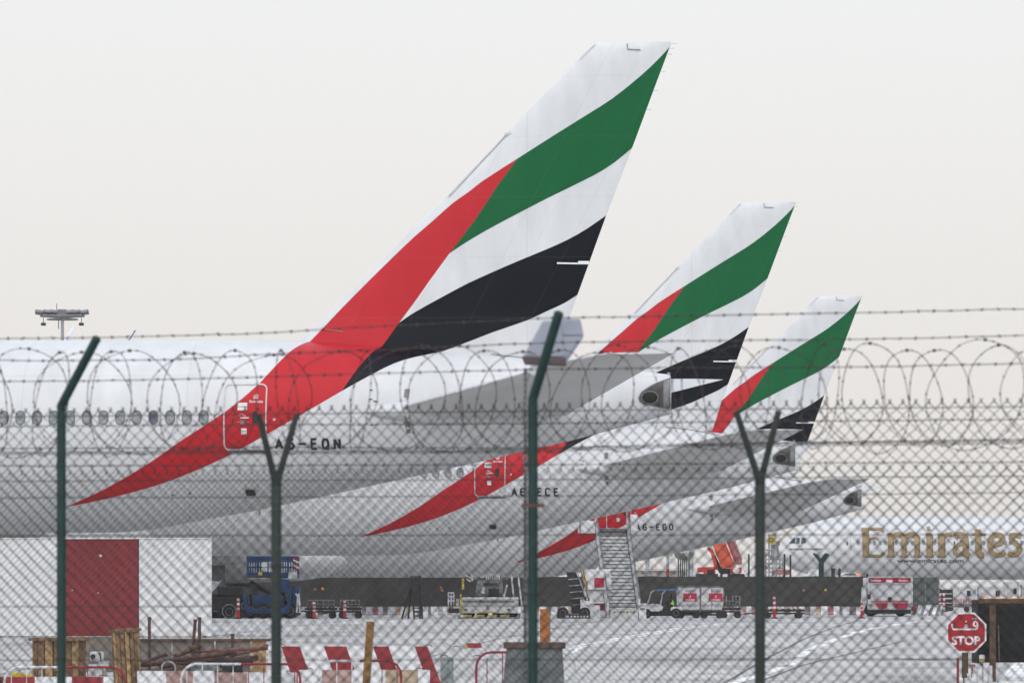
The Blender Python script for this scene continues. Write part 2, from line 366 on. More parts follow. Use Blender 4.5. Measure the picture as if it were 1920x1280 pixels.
    mott = N('ShaderNodeMapRange'); mott.inputs[1].default_value = .3; mott.inputs[2].default_value = .7; mott.inputs[3].default_value = 0; mott.inputs[4].default_value = .13; Lk(nm.outputs[0], mott.inputs[0])
    def mixc(f, A, B):
        n = N('ShaderNodeMix'); n.data_type = 'RGBA'; Lk(f, n.inputs[0])
        for i, q in ((6, A), (7, B)):
            if isinstance(q, tuple): n.inputs[i].default_value = (*q, 1)
            else: Lk(q, n.inputs[i])
        return n.outputs[2]
    white = mixc(seams, rp.outputs[0], (.3, .3, .3))
    # soot and fluid streaks low on the hull
    ns = N('ShaderNodeTexNoise'); ns.inputs['Scale'].default_value = 1; ns.inputs['Detail'].default_value = 6
    mp = N('ShaderNodeMapping'); mp.inputs['Scale'].default_value = (.25, 1.5, 2.2); Lk(c.outputs['Object'], mp.inputs[0]); Lk(mp.outputs[0], ns.inputs[0])
    dirt = math_('MULTIPLY', math_('GREATER_THAN', 9.5, sp.outputs[2]), math_('MULTIPLY', ns.outputs[0], .16))
    white = mixc(dirt, white, (.42, .41, .38))
    col = mixc(isb, white, (.003, .005, .009)); col = mixc(isg, col, (.004, .098, .032)); col = mixc(isred, col, (.42, .019, .026))
    col = mixc(inside, white, col); col = mixc(finl, col, (.15, .16, .17)); 
    mu = N('ShaderNodeMix'); mu.data_type = 'RGBA'; mu.blend_type = 'MULTIPLY'; mu.inputs[0].default_value = 1; Lk(col, mu.inputs[6])
    gm = N('ShaderNodeCombineColor'); inv = math_('SUBTRACT', 1.0, mott.outputs[0]); [Lk(inv, gm.inputs[i]) for i in range(3)]; Lk(gm.outputs[0], mu.inputs[7]); col = mu.outputs[2]; Lk(col, b.inputs['Base Color']); return m
M_liv = make_livery()
M_acw = mat('aircraft_white', (.68, .69, .705), .32, var=.05, scale=.5, coat=.25)
M_acg = mat('aircraft_grey', (.47, .47, .465), .4, var=.08, scale=.7)
M_ref = mat('door_frame_grey', (.42, .43, .44), .5, var=.15)
M_exh = mat('sooty_exhaust', (.07, .068, .062), .5, .4, var=.5, scale=2)
M_exhp = mat('exhaust_pipe_dark', (.012, .012, .012), .6, .3, var=.3)
def surf(lx, z, off=.012): return (lx, -(side_y(lx, z) + off), z)
def ribbon(mb, pts, width, mi=0, off=.012, step=.15, closed=False, mapf=surf):
    P = [Vector((p[0], p[1])) for p in pts]
    if closed: P = P + [P[0]]
    Q = [P[0]]
    for a, b in zip(P, P[1:]):
        k = max(1, int((b - a).length / step))
        for i in range(1, k + 1): Q.append(a.lerp(b, i / k))
    n = len(Q); b0 = len(mb.v)
    for i in range(n):
        if closed: d1 = (Q[(i + 1) % (n - 1)] - Q[(i - 1) % (n - 1)])
        else: d1 = Q[min(i + 1, n - 1)] - Q[max(i - 1, 0)]
        d1.normalize(); nr = Vector((-d1.y, d1.x)); wd = width
        for sg in (1, -1):
            p = Q[i] + nr * sg * wd / 2; mb.v.append(mapf(p.x, p.y, off))
    for i in range(n - 1): mb.face([b0 + 2 * i, b0 + 2 * i + 1, b0 + 2 * i + 3, b0 + 2 * i + 2], mi)
def poly_on(mb, pts, mi=0, off=.012, mapf=surf):
    b0 = len(mb.v)
    for p in pts: mb.v.append(mapf(p[0], p[1], off))
    mb.face(list(range(b0, b0 + len(pts))), mi)
def fill_on(mb, pts, mi=0, off=.012, nx=14, nz=8, mapf=surf):
    xs_ = [p[0] for p in pts]; a, b_ = min(xs_) + 1e-4, max(xs_) - 1e-4; b0 = len(mb.v)
    for i in range(nx + 1):
        x = a + (b_ - a) * i / nx; zs_ = []
        for p, q in zip(pts, pts[1:] + pts[:1]):
            if (p[0] - x) * (q[0] - x) <= 0 and p[0] != q[0]: zs_.append(p[1] + (q[1] - p[1]) * (x - p[0]) / (q[0] - p[0]))
        lo, hi = min(zs_), max(zs_)
        for j in range(nz + 1): mb.v.append(mapf(x, lo + (hi - lo) * j / nz, off))
    for i in range(nx):
        for j in range(nz): k = b0 + i * (nz + 1) + j; mb.face([k, k + nz + 1, k + nz + 2, k + 1], mi)
def rect(x0, z0, x1, z1): return [(x0, z0), (x1, z0), (x1, z1), (x0, z1)]
def rrect(x0, z0, x1, z1, r, n=5):
    o = []
    for cx, cz, a0 in ((x1 - r, z1 - r, 0), (x0 + r, z1 - r, 90), (x0 + r, z0 + r, 180), (x1 - r, z0 + r, 270)):
        for i in range(n + 1): a = R(a0 + 90 * i / n); o.append((cx + r * math.cos(a), cz + r * math.sin(a)))
    return o
GL = {'A': [[(0, 0), (.3, 1), (.6, 0)], [(.12, .32), (.48, .32)]],
      '6': [[(.55, .88), (.42, 1), (.18, 1), (.05, .85), (.05, .15), (.18, 0), (.45, 0), (.58, .15), (.58, .42), (.45, .56), (.18, .56), (.05, .45)]],
      '-': [[(.0, .5), (.62, .5)]], 'E': [[(.58, 1), (.08, 1), (.08, 0), (.58, 0)], [(.08, .52), (.5, .52)]],
      'Q': [[(.3, 1), (.12, .95), (.04, .75), (.04, .25), (.12, .05), (.3, 0), (.48, .05), (.56, .25), (.56, .75), (.48, .95), (.3, 1)], [(.32, .28), (.6, -.06)]],
      'O': [[(.3, 1), (.12, .95), (.04, .75), (.04, .25), (.12, .05), (.3, 0), (.48, .05), (.56, .25), (.56, .75), (.48, .95), (.3, 1)]],
      'N': [[(.06, 0), (.06, 1)], [(.06, .97), (.56, .03)], [(.56, 0), (.56, 1)]],
      'C': [[(.56, .82), (.44, 1), (.16, 1), (.04, .85), (.04, .15), (.16, 0), (.44, 0), (.56, .18)]],
      'G': [[(.56, .82), (.44, 1), (.16, 1), (.04, .85), (.04, .15), (.16, 0), (.44, 0), (.56, .15), (.56, .48), (.34, .48)]]}
def reg_text(mb, s, x0, z0, h, adv, wd, mi=0):
    k = 0
    for i, ch in enumerate(s):
        for pl in GL[ch]:
            k += 1; ribbon(mb, [(x0 + i * adv + p[0] * h * 1.05, z0 + p[1] * h) for p in pl], wd, mi, .014 + k * .0012, .1)
FONTCACHE = {}
def text2d(s, size=1.0, bold=0):
    key = (s, bold)
    if key not in FONTCACHE:
        cu = bpy.data.curves.new('lettering', 'FONT'); cu.body = s; cu.size = 1; cu.offset = bold; cu.resolution_u = 3
        o = bpy.data.objects.new('lettering', cu); sc.collection.objects.link(o)
        dg = bpy.context.evaluated_depsgraph_get(); me = o.evaluated_get(dg).to_mesh()
        FONTCACHE[key] = ([(v.co.x, v.co.y) for v in me.vertices], [list(p.vertices) for p in me.polygons])
        o.evaluated_get(dg).to_mesh_clear(); bpy.data.objects.remove(o); bpy.data.curves.remove(cu)
    return FONTCACHE[key]
def put_text(mb, s, x0, z0, width, height, mapf, mi=0, off=.014, bold=0, shear=0):
    v, f = text2d(s, bold=bold); xs = [p[0] for p in v]; zs = [p[1] for p in v]
    if not xs: return
    sx = width / (max(xs) - min(xs)); sz = height / (max(zs) - min(zs)); b0 = len(mb.v)
    for p in v: z = (p[1] - min(zs)) * sz; mb.v.append(mapf(x0 + (p[0] - min(xs)) * sx + z * shear, z0 + z, off))
    for q in f: mb.face([b0 + i for i in q], mi)
# wing-like surface between stations: (x_le, x_te, y, z, thickness)
def foil(mb, st, n=12, vertical=False, x0f=0, x1f=1, mi=0):
    b0 = len(mb.v); prof = []
    for i in range(n + 1):
        f = i / n; f = f * f * (3 - 2 * f) * .5 + f * .5; f = x0f + (x1f - x0f) * f
        prof.append((f, (1.6 * (.2969 * math.sqrt(f) - .126 * f - .3516 * f * f + .2843 * f ** 3 - .1015 * f ** 4) * 6.2)))
    ring = [(f, y) for f, y in prof] + [(f, -y) for f, y in prof[::-1]][(0 if x1f < 1 else 1):]
    if prof[0][0] == 0: ring = ring[:-1]
    K = len(ring)
    for (xl, xt, y, z, th) in st:
        for f, h in ring:
            x = xl + (xt - xl) * f; hh = h * th / 2
            mb.v.append((x, y + hh, z) if vertical else (x, y, z + hh))
    for i in range(len(st) - 1):
        for j in range(K): mb.face([b0 + i * K + j, b0 + i * K + (j + 1) % K, b0 + (i + 1) * K + (j + 1) % K, b0 + (i + 1) * K + j], mi)
    mb.face([b0 + j for j in range(K)][::-1], mi); mb.face([b0 + (len(st) - 1) * K + j for j in range(K)], mi)
FLE = [(430, 700), (582, 618), (647, 560), (715, 490), (775, 427), (835, 370.5), (937, 263), (961, 239), (1040, 157), (1081, 114), (1100, 94), (1116, 81)]
FTE = [(1030, 700), (1045, 665), (1066, 598), (1083, 552), (1138, 400), (1187, 273), (1230, 157), (1259, 80.5)]
fle = sorted((loc1(*p)[1], loc1(*p)[0]) for p in FLE[1:]); fte = sorted((loc1(*p)[1], loc1(*p)[0]) for p in FTE)
fle = [(8.0, fle[0][1] - 1.2)] + fle
proto_parts = {}
def build_airliner():
    root = thing('airliner', 'x', 'airplane')
    # fuselage
    g = MB(); xs = [-LEN + d for d in (.0, .03, .1, .2, .35, .6, .9, 1.2, 1.6, 2, 2.5, 3, 3.6, 4.3, 5, 6, 7, 8)] + [-LEN + 8 + i * 2.5 for i in range(1, 18)]
    x = -22.0
    while x < 0: xs.append(x); x += .6
    xs.append(.0); xs = sorted(set(xs)); n = 64
    for x in xs:
        a, b_, h = fus(x); zc, hh = (a + b_) / 2, (a - b_) / 2
        for j in range(n): an = 2 * math.pi * j / n; g.v.append((x, h * math.sin(an), zc + hh * math.cos(an)))
    for i in range(len(xs) - 1):
        for j in range(n): g.face([i * n + j, i * n + (j + 1) % n, (i + 1) * n + (j + 1) % n, (i + 1) * n + j][::-1])
    g.face([(len(xs) - 1) * n + j for j in range(n)])
    f = g.build('fuselage', M_liv, root, smooth=True)
    # belly fairing
    g = MB(); xs2 = [(-48, .0), (-47, .4), (-45, .9), (-43, 1), (-38, 1), (-34.5, .95), (-31.5, .75), (-29.5, .35), (-28.3, .05)]
    for x, k in xs2:
        for j in range(24):
            an = math.pi * j / 23; g.v.append((x, (2.2 + 1.35 * k) * math.cos(an), 4.3 - (1.15 + .72 * k) * abs(math.sin(an)) ** .75))
    for i in range(len(xs2) - 1):
        for j in range(23): g.face([i * 24 + j, i * 24 + j + 1, (i + 1) * 24 + j + 1, (i + 1) * 24 + j])
    g.build('belly_fairing', M_acw, root, smooth='all')
    # fin and rudder
    zs = [8.0, 8.3, 8.6, 9.0, 9.25, 9.6] + [10 + i * .6 for i in range(14)] + [18.2, 18.38, 18.45]; st = []; zt = max(q[0] for q in fle)
    for z in zs:
        xl, xt = interp(fle, z), interp(fte, z); ch = xt - xl; th = .105 * ch if z < 18.3 else .06 * ch
        if z < 9.6: th += (9.6 - z) * .35
        st.append((xl, xt, 0, z, th))
    st[-1] = (st[-1][0] + .15, st[-1][1] - .05, 0, st[-1][3], .05)
    g = MB(); foil(g, st, vertical=True, x1f=.70); g.build('fin', M_liv, root, smooth=True)
    g = MB(); foil(g, [(a, b_, c_, d_, e_) for a, b_, c_, d_, e_ in st if d_ > 8.2], vertical=True, x0f=.7004, x1f=1)
    rud = g.build('rudder', M_liv, root, smooth=True)
    def finmap(x, z, off):
        xl, xt = interp(fle, z), interp(fte, z); ff = min(.999, max(.001, (x - xl) / (xt - xl)))
        h = 1.6 * (.2969 * math.sqrt(ff) - .126 * ff - .3516 * ff ** 2 + .2843 * ff ** 3 - .1015 * ff ** 4) * 6.2 * .105 * (xt - xl) / 2
        return (x, -(h + off), z)
    g = MB()
    a = loc1(1044, 493, -.2); b_ = loc1(1103, 494, -.1); ribbon(g, [a, b_], .05, 0, .014, .3, mapf=finmap)
    a = loc1(1084, 492, -.1); b_ = loc1(1104, 492, -.1); ribbon(g, [a, b_], .10, 0, .02, .3, mapf=finmap)
    g.build('hinge_fairing', M_acw, rud)
    g = MB(); ribbon(g, [loc1(1176, 82, -.1), loc1(1177, 93, -.1), loc1(1201, 94, -.1)], .035, 0, .03, .3, mapf=finmap)
    g.build('panel_gap', M_grey, root)
    g = MB(); ribbon(g, [loc1(841, 368.5, -.05), loc1(952, 249, -.05)], .05, 0, .02, .3, mapf=finmap); ribbon(g, [loc1(946, 253, -.05), loc1(957, 249, -.05)], .09, 0, .03, .3, mapf=finmap); g.build('leading_edge_strip', M_ref, root)
    g = MB(); ribbon(g, [loc1(1087, 112, -.05), loc1(1116, 83, -.05)], .03, 0, .02, .3, mapf=finmap)
    g.build('leading_edge_strip', M_ref, root)
    for py in (82, 91, 102, 135, 170, 206):
        g = MB()
        lx, lz = loc1(interp(sorted((p[1], p[0]) for p in FTE), py), py); g.bar((lx - .02, 0, lz), (lx + .16, 0, lz), .008, 4); g.build('static_wick', M_ref, rud)
    # root fairing line of the fin
    g = MB(); ribbon(g, [(-11.1, 9.3), (-9.6, 9.12)], .02, 0, .03, .3, mapf=lambda x, z, o: (x, -(.38 + o + (9.3 - z) * .35), z))
    g.build('fairing_seam', M_pink, root)
    # stabilisers
    tx_l, tx_t = -1.40, .955; rx_l, rx_t = -8.72, -2.88
    stt = []
    for i in range(9):
        f_ = i / 8; y = 1.2 + (10.7 - 1.2) * f_; xl = rx_l + (tx_l - rx_l) * ((y - 2) / 8.7); xt = rx_t + (tx_t - rx_t) * ((y - 2) / 8.7)
        if i == 8: xl += .45
        stt.append((xl, xt, y, 6.62 + (8.05 - 6.62) * (y - 2) / 8.7, (.105 - .02 * f_) * (xt - xl) * (1 if i < 8 else .4)))
    for sg in (-1, 1):
        g = MB(); foil(g, [(a, b_, c_ * sg, d_, e_) for a, b_, c_, d_, e_ in stt]); s_ = g.build('stabilizer', M_acg, root, smooth=True)
        g = MB(); rr = []
        for (a, b_, c_, d_, e_) in stt: rr.append((a + .012, c_ * sg, d_ + .01))
        g.path(rr, [.045] * len(rr), 6); g.build('leading_edge', M_alu, s_, smooth=True)
        g = MB()      # blended root fairing
        prof = [(-9.65, .03), (-9.4, .15), (-9.0, .27), (-8.3, .38), (-7.5, .48), (-6.5, .48), (-5, .38), (-3.6, .2), (-3.0, .06)]
        b0 = 0
        for x, rr_ in prof:
            hy = side_y(x, 6.6) - .10
            for j in range(14): an = 2 * math.pi * j / 14; g.v.append((x, sg * (hy + rr_ * 1.35 * math.cos(an)), 6.60 + rr_ * .85 * math.sin(an)))
        for i in range(len(prof) - 1):
            for j in range(14): g.face([i * 14 + j, i * 14 + (j + 1) % 14, (i + 1) * 14 + (j + 1) % 14, (i + 1) * 14 + j])
        g.build('root_fairing', M_liv, s_, smooth='all')
    # tail markings and small hull fittings on the port side
    def quad(P, mi, off=.015):
        return [locS(*p) for p in P]
    g = MB(); poly_on(g, quad([(759, 729), (769, 729), (767, 745), (757, 745)], 0)); g.build('pivot_slot', M_grey, root); g = MB(); poly_on(g, quad([(756, 786), (769, 786), (770, 812), (763, 812)], 0))
    g.build('pivot_slot', M_grey, root)
    for (px, py) in ((696, 731), (695, 748), (703, 752), (697, 797)): g = MB(); poly_on(g, quad([(px - 3, py - .8), (px + 3, py - .8), (px + 3, py + 1), (px - 3, py + 1)], 0), 0, .02); g.build('drain_mark', M_dark, root)
    for (px, py) in ((324, 928), (356, 925)): g = MB(); poly_on(g, quad([(px - 2, py - 1.5), (px + 2, py - 1.5), (px + 2, py + 1.5), (px - 2, py + 1.5)], 0), 0, .02); g.build('drain_mark', M_dark, root)
    g = MB(); pr = [locS(*p) for p in ((460, 917), (478, 916), (480, 929), (462, 931))]
    cx, cz = sum(p[0] for p in pr) / 4, sum(p[1] for p in pr) / 4
    ribbon(g, rrect(cx - .19, cz - .13, cx + .19, cz + .13, .06), .035, 0, .02, .1, closed=True); poly_on(g, rrect(cx - .15, cz - .095, cx + .15, cz + .095, .04), 1, .015)
    g.build('outflow_vent', [M_ref, M_dark], root)
    lx, lz = loc1(484, 958, 0); g = MB(); g.prism([(lx, lz + .1), (lx + .09, lz + .1), (lx + .06, lz - .12), (lx + .03, lz - .12)], 'y', -.03, .03); g.build('drain_mast', M_yellow, root)
    lx, lz = locS(514, 786); g = MB(); poly_on(g, [(lx + .045 * math.cos(a * .628), lz + .045 * math.sin(a * .628)) for a in range(10)], 0, .02); g.build('pressure_port', M_ref, root)
    # crease line on top of the tail cone (panel edge rising to the fin)
    g = MB(); ribbon(g, [locS(883, 649), locS(909, 663), locS(975, 670), locS(1060, 684)], .028, 0, .03, .2, mapf=lambda x, z, o: (x, -(max(side_y(x, z), .3) + o), z)); g.build('tail_cone_seam', M_grey, root)
    # exhaust outlet
    g = MB(); E = [(1198.6, 745.5), (1204, 735), (1221, 723), (1238, 715), (1255.5, 708), (1255.5, 766), (1231, 761.6), (1207, 757.5), (1200, 752)]
    ep = [loc1(p[0], p[1], -.4) for p in E]
    fill_on(g, ep, 0, .02)
    ribbon(g, ep, .04, 1, .045, .2, closed=True)
    el = [loc1(p[0], p[1], -.4) for p in ((1244, 712), (1255, 708), (1255, 765), (1244, 763.5))]; fill_on(g, el, 1, .035, 3)
    cx, cz = loc1(1219, 745, -.4)
    fill_on(g, [(cx + .25 * math.cos(a * .314), cz + .19 * math.sin(a * .314)) for a in range(20)], 2, .028)
    ribbon(g, [(cx + .26 * math.cos(a * .314), cz + .20 * math.sin(a * .314)) for a in range(20)], .025, 1, .033, .1, closed=True)
    g.build('exhaust_outlet', [M_exh, M_grey, M_exhp], root)
    g = MB(); lx, lz = loc1(1260, 774); g.lathe([(.0, 0), (.05, .01), (.05, .05), (0, .08)], (lx - .03, 0, lz), 'x', 8); g.build('tail_light', M_lens, root)
    lx, lz = loc1(1262, 703); g = MB(); g.lathe([(.0, 0), (.07, .02), (.07, .1), (0, .13)], (lx - .2, 0, lz + .02), 'x', 8); g.build('beacon', M_grey, root)
    # rear door
    dx0, dz0 = locS(421, 843); dx1, dz1 = locS(501, 720)
    add_door(root, dx0, dz0, dx1, dz1, True)
    g = MB(); ribbon(g, [(dx0 + .1, dz0 - .06), (dx1, dz0 - .06)], .09, 0, .05, .3); g.build('door_sill', M_grey, root)
    # wings, engines, gear
    for sg in (-1, 1):
        st2 = [(-46.0, -33.8, 2.0, 4.05, 1.5), (-45.4, -33.6, 3.2, 4.15, 1.45), (-42.2, -33.0, 10.0, 5.0, .95), (-34.8, -29.8, 21, 6.1, .5), (-28.9, -26.3, 29.5, 7.1, .25), (-26.2, -25.6, 32.3, 7.35, .06)]
        g = MB(); foil(g, [(a, b_, c_ * sg, d_, e_) for a, b_, c_, d_, e_ in st2]); wg = g.build('wing', M_acg, root, smooth=True)
        for yy, x0, x1, z in ((6.5, -37, -31.8, 4.0), (13.5, -34.5, -29.8, 4.9), (19.5, -32, -28, 5.6)):
            g = MB(); g.path([(x0, yy * sg, z), (x0 + 1, yy * sg, z - .25), (x1 - 1, yy * sg, z - .15), (x1, yy * sg, z + .2)], [.1, .38, .3, .05], 10); g.build('flap_fairing', M_acg, wg, smooth=True)
        g = MB(); g.lathe([(1.45, 0), (1.72, -.25), (1.92, .9), (1.95, 2.2), (1.8, 4.2), (1.45, 5.4)], (-47.6, 9.8 * sg, 2.75), 'x', 32)
        en = g.build('engine', M_acw, root, smooth=True)
        g = MB(); g.lathe([(1.1, 0), (.95, 1.3), (.5, 2.4)], (-42.6, 9.8 * sg, 2.75), 'x', 24); g.build('core_nozzle', M_exh, en, smooth=True)
        g = MB(); g.prism([(-45.9, 4.5), (-42.4, 5.1), (-39, 4.7), (-41, 3.9), (-44.4, 4.3)], 'y', 9.8 * sg - .25, 9.8 * sg + .25); g.build('pylon', M_acw, en)
        g = MB(); g.bar((-36.8, 5.5 * sg, 4.2), (-36.8, 5.5 * sg, .7), .22, 10); g.bar((-38.4, 5.5 * sg, .66), (-35.2, 5.5 * sg, .66), .16, 8); g.bar((-36.8, 3.4 * sg, 3.6), (-36.8, 5.5 * sg, 1.7), .12, 8)
        g.bar((-38.6, 5.2 * sg, 3.3), (-36.9, 5.5 * sg, 1.6), .1, 8); g.box((-36.0, 6.0 * sg, 2.6), (2.2, .08, 1.7))
        mg = g.build('main_gear', M_grey, root)
        for dx in (-1.45, 0, 1.45):
            for dy in (-.7, .7):
                g = MB(); g.lathe([(.3, -.25), (.6, -.24), (.67, -.14), (.67, .14), (.6, .24), (.3, .25)], (-36.8 + dx, 5.5 * sg + dy, .67), 'y', 24)
                g.lathe([(.0, -.2), (.3, -.27), (.3, .27), (0, .2)], (-36.8 + dx, 5.5 * sg + dy, .67), 'y', 16, 1); g.build('wheel', [M_black, M_gsteel], mg)
    g = MB(); g.bar((-67.5, 0, 3.4), (-67.5, 0, .5), .14, 10); g.bar((-66.2, 0, 3.2), (-67.4, 0, 1.5), .07, 6); g.bar((-67.5, -.5, .53), (-67.5, .5, .53), .07, 6); ng = g.build('nose_gear', M_lgrey, root)
    for dy in (-.35, .35):
        g = MB(); g.lathe([(.25, -.18), (.5, -.17), (.53, 0), (.5, .17), (.25, .18)], (-67.5, dy, .53), 'y', 20); g.build('wheel', M_black, ng)
    return root
def add_door(root, x0, z0, x1, z1, rear):
    g = MB(); ribbon(g, rrect(x0, z0, x1, z1, .17), .045 if rear else .03, 0, .02, .12, closed=True)
    d = g.build('door', M_ref if rear else M_grey, root)
    w_ = x1 - x0; h_ = z1 - z0; sy = 1 if rear else 0
    g = MB(); poly_on(g, rrect(x0 + w_ * .68, z0 + h_ * .40, x0 + w_ * .80, z0 + h_ * .58, .03), 0, .02); g.build('door_window', M_dark, d)
    if rear:
        g = MB()
        for a in ((.32, .60, .55, .72),): poly_on(g, rect(x0 + w_ * a[0], z0 + h_ * a[1], x0 + w_ * a[2], z0 + h_ * a[3] - .01), 0, .02)
        ribbon(g, [(x0 + w_ * .32, z0 + h_ * .655), (x0 + w_ * .55, z0 + h_ * .655)], .02, 1, .03); g.build('placard', [M_white, M_grey], d); g = MB()
        ribbon(g, [(x0 + w_ * .34, z0 + h_ * .51), (x0 + w_ * .42, z0 + h_ * .545), (x0 + w_ * .52, z0 + h_ * .51)], .02, 0, .02)
        ribbon(g, [(x0 + w_ * .38, z0 + h_ * .485), (x0 + w_ * .60, z0 + h_ * .485)], .035, 0, .02)
        ribbon(g, [(x0 + w_ * .32, z0 + h_ * .42), (x0 + w_ * .60, z0 + h_ * .42)], .02, 1, .022); poly_on(g, rect(x0 + w_ * .40, z0 + h_ * .39, x0 + w_ * .50, z0 + h_ * .45), 1, .024)
        g.build('door_handle', [M_white, M_grey], d); g = MB(); poly_on(g, rect(x0 + w_ * .41, z0 + h_ * .235, x0 + w_ * .54, z0 + h_ * .325), 0, .02)
        ribbon(g, [(x0 + w_ * .42, z0 + h_ * .285), (x0 + w_ * .53, z0 + h_ * .285)], .02, 1, .03)
        g.build('placard', [M_white, M_grey], d)
        g = MB(); put_text(g, 'Emirates', x0 + w_ * .60, z0 + h_ * .715, w_ * .32, .085, surf, bold=.02)
        for pl in ([(.70, .775), (.74, .79), (.80, .775), (.79, .80), (.73, .81)], [(.76, .80), (.75, .835), (.77, .85)], [(.78, .79), (.80, .83), (.78, .84)], [(.71, .78), (.70, .81), (.73, .83)]):
            ribbon(g, [(x0 + w_ * a, z0 + h_ * b_) for a, b_ in pl], .022, 0, .018)
        g.build('door_lettering', M_white, d)
    return d
def window_mesh():
    g = MB(); n = 20; 
    def ell(rx, rz, y, k=.62):
        b0 = len(g.v)
        for j in range(n):
            a = 2 * math.pi * j / n; ca, sa = math.cos(a), math.sin(a)
            g.v.append((rx * math.copysign(abs(ca) ** .8, ca), y, rz * math.copysign(abs(sa) ** .8, sa)))
        return b0
    a = ell(.165, .235, -.004); b_ = ell(.13, .20, -.018); c_ = ell(.128, .198, -.006)
    for p, q in ((a, b_),):
        for j in range(n): g.face([p + j, p + (j + 1) % n, q + (j + 1) % n, q + j], 0)
    for j in range(n): g.face([b_ + j, b_ + (j + 1) % n, c_ + (j + 1) % n, c_ + j], 0)
    g.face([c_ + j for j in range(n)], 1)
    return g
proto = build_airliner()
def place(root, px, Y, zb, label, reg, gear_lift=0, yaw=-PSI):
    root.location = (X(px, Y), Y, zb); root.rotation_euler = (0, 0, yaw); root['label'] = label
    if reg:
        g = MB(); x0, z0 = locS(518, 841); x1, z1 = locS(637, 823); adv = (x1 - x0 - .6 * (z1 - z0)) / 5
        reg_text(g, reg, x0, z0, z1 - z0, adv, .075); g.build('registration', M_black2, root)
    if gear_lift:
        for o in root.children:
            if o.name.startswith('main_gear') or o.name.startswith('nose_gear'): o.location.z += gear_lift
P2, P3, P4 = copy_tree(proto), copy_tree(proto), copy_tree(proto)
GRP = 'airliners parked side by side with red green and black tails'
for p in (proto, P2, P3): p['group'] = GRP
place(proto, 1257, 182.0, -.853, 'nearest white airliner, its tall striped tail rising highest, registration ending EQN', 'A6-EQN')
place(P2, 1491, 252.5, -1.135, 'middle white airliner of the row, registration ending ECE', 'A6-ECE')
place(P3, 1615, 317.0, -1.94, 'farthest white airliner of the row, registration ending EGO, stairs at its rear door', 'A6-EGO', gear_lift=.5)
D4 = 561
place(P4, 1454 + LEN * S(D4), D4, -1.5, 'distant white airliner facing left with large gold airline lettering on its side', None, yaw=0)
wm = window_mesh(); w0 = wm.build('window', [M_pwf, M_pw], proto)
zw = loc1(220, 782, -3.1)[1]; xw0 = loc1(380, 781, -3.1)[0]
M_pwb = mat('blue_shaded_window', (.075, .09, .13), .3, var=.15)
for i in range(19):
    o = w0 if i == 0 else w0.copy()
    if i: sc.collection.objects.link(o)
    o.parent = proto; lx = xw0 - i * .5345; o.location = (lx, -(side_y(lx, zw) + .006), zw); o.rotation_euler = (-R(8.5), 0, 0)
    if i == 3:
        o.data = o.data.copy(); o.data.materials[1] = M_pwb
for i in range(4):
    o = w0.copy(); sc.collection.objects.link(o); o.parent = P2; lx = xw0 - i * .5345; o.location = (lx, -(side_y(lx, zw) + .006), zw); o.rotation_euler = (-R(8.5), 0, 0)
N4 = -LEN
def n4(px): return N4 + (px - 1454) / S(D4)
def z4(py): return (HZ - py) / S(D4) + 1.5
for i in range(36):
    lx = n4(1605.5) + i * .5345
    if n4(1764) < lx < n4(1795): continue
    o = w0.copy(); sc.collection.objects.link(o); o.parent = P4; o.location = (lx, -(side_y(lx, 6.38) + .008), 6.38); o.rotation_euler = (-R(8.5), 0, 0)
add_door(P4, n4(1567.6), z4(1038), n4(1591), z4(998), False)
add_door(P4, n4(1768), z4(1037), n4(1791), z4(998), False)
# big gold title
def zt(x, y): return (n4(1420 + x / 3.84), z4(950 + y / 3.84))
TI = [([(765, 160), (765, 350)], 44), ([(736, 158), (878, 157), (894, 184)], 17), ([(780, 228), (842, 222), (856, 238)], 15), ([(742, 352), (872, 352), (895, 326)], 17),
      ([(945, 196), (945, 350)], 40), ([(918, 196), (960, 196)], 12), ([(916, 354), (976, 354)], 12),
      ([(950, 222), (985, 197), (1012, 197), (1038, 220), (1038, 350)], 34), ([(1012, 354), (1068, 354)], 12), ([(1045, 222), (1080, 197), (1106, 197), (1133, 220), (1133, 350)], 36), ([(1108, 354), (1164, 354)], 12),
      ([(1222, 196), (1222, 350)], 42), ([(1194, 196), (1236, 196)], 12), ([(1192, 354), (1252, 354)], 12), ([(1206, 158), (1230, 152)], 26),
      ([(1308, 196), (1308, 350)], 44), ([(1280, 196), (1322, 196)], 12), ([(1278, 354), (1338, 354)], 12), ([(1318, 222), (1345, 197), (1382, 200)], 26),
      ([(1400, 222), (1425, 198), (1458, 198), (1480, 220), (1480, 335), (1510, 352)], 38), ([(1470, 258), (1430, 272), (1400, 300), (1400, 330), (1420, 345), (1450, 340), (1470, 322)], 24),
      ([(1570, 162), (1570, 320), (1588, 346), (1612, 348)], 42), ([(1524, 196), (1628, 196)], 14),
      ([(1660, 280), (1730, 262), (1748, 228), (1728, 200), (1692, 198), (1660, 225), (1650, 275), (1662, 322), (1695, 346), (1735, 344), (1764, 322)], 32),
      ([(1880, 215), (1848, 200), (1812, 202), (1804, 226), (1826, 252), (1862, 282), (1868, 312), (1848, 340), (1815, 346), (1784, 332)], 32)]
g = MB(); kk = 0
for pts, wd in TI:
    P = [zt(*p) for p in pts]; kk += 1; sc_ = 1 / 3.84 / S(D4)
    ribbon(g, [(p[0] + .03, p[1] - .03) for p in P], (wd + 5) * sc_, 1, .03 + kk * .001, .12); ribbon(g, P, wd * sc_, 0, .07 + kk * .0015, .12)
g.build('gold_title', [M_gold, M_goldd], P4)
g = MB(); a = zt(990, 403); b_ = zt(1468, 373); put_text(g, 'www.emirates.com', a[0], a[1], b_[0] - a[0], b_[1] - a[1], surf, off=.03, bold=.012); g.build('web_address', M_black2, P4)
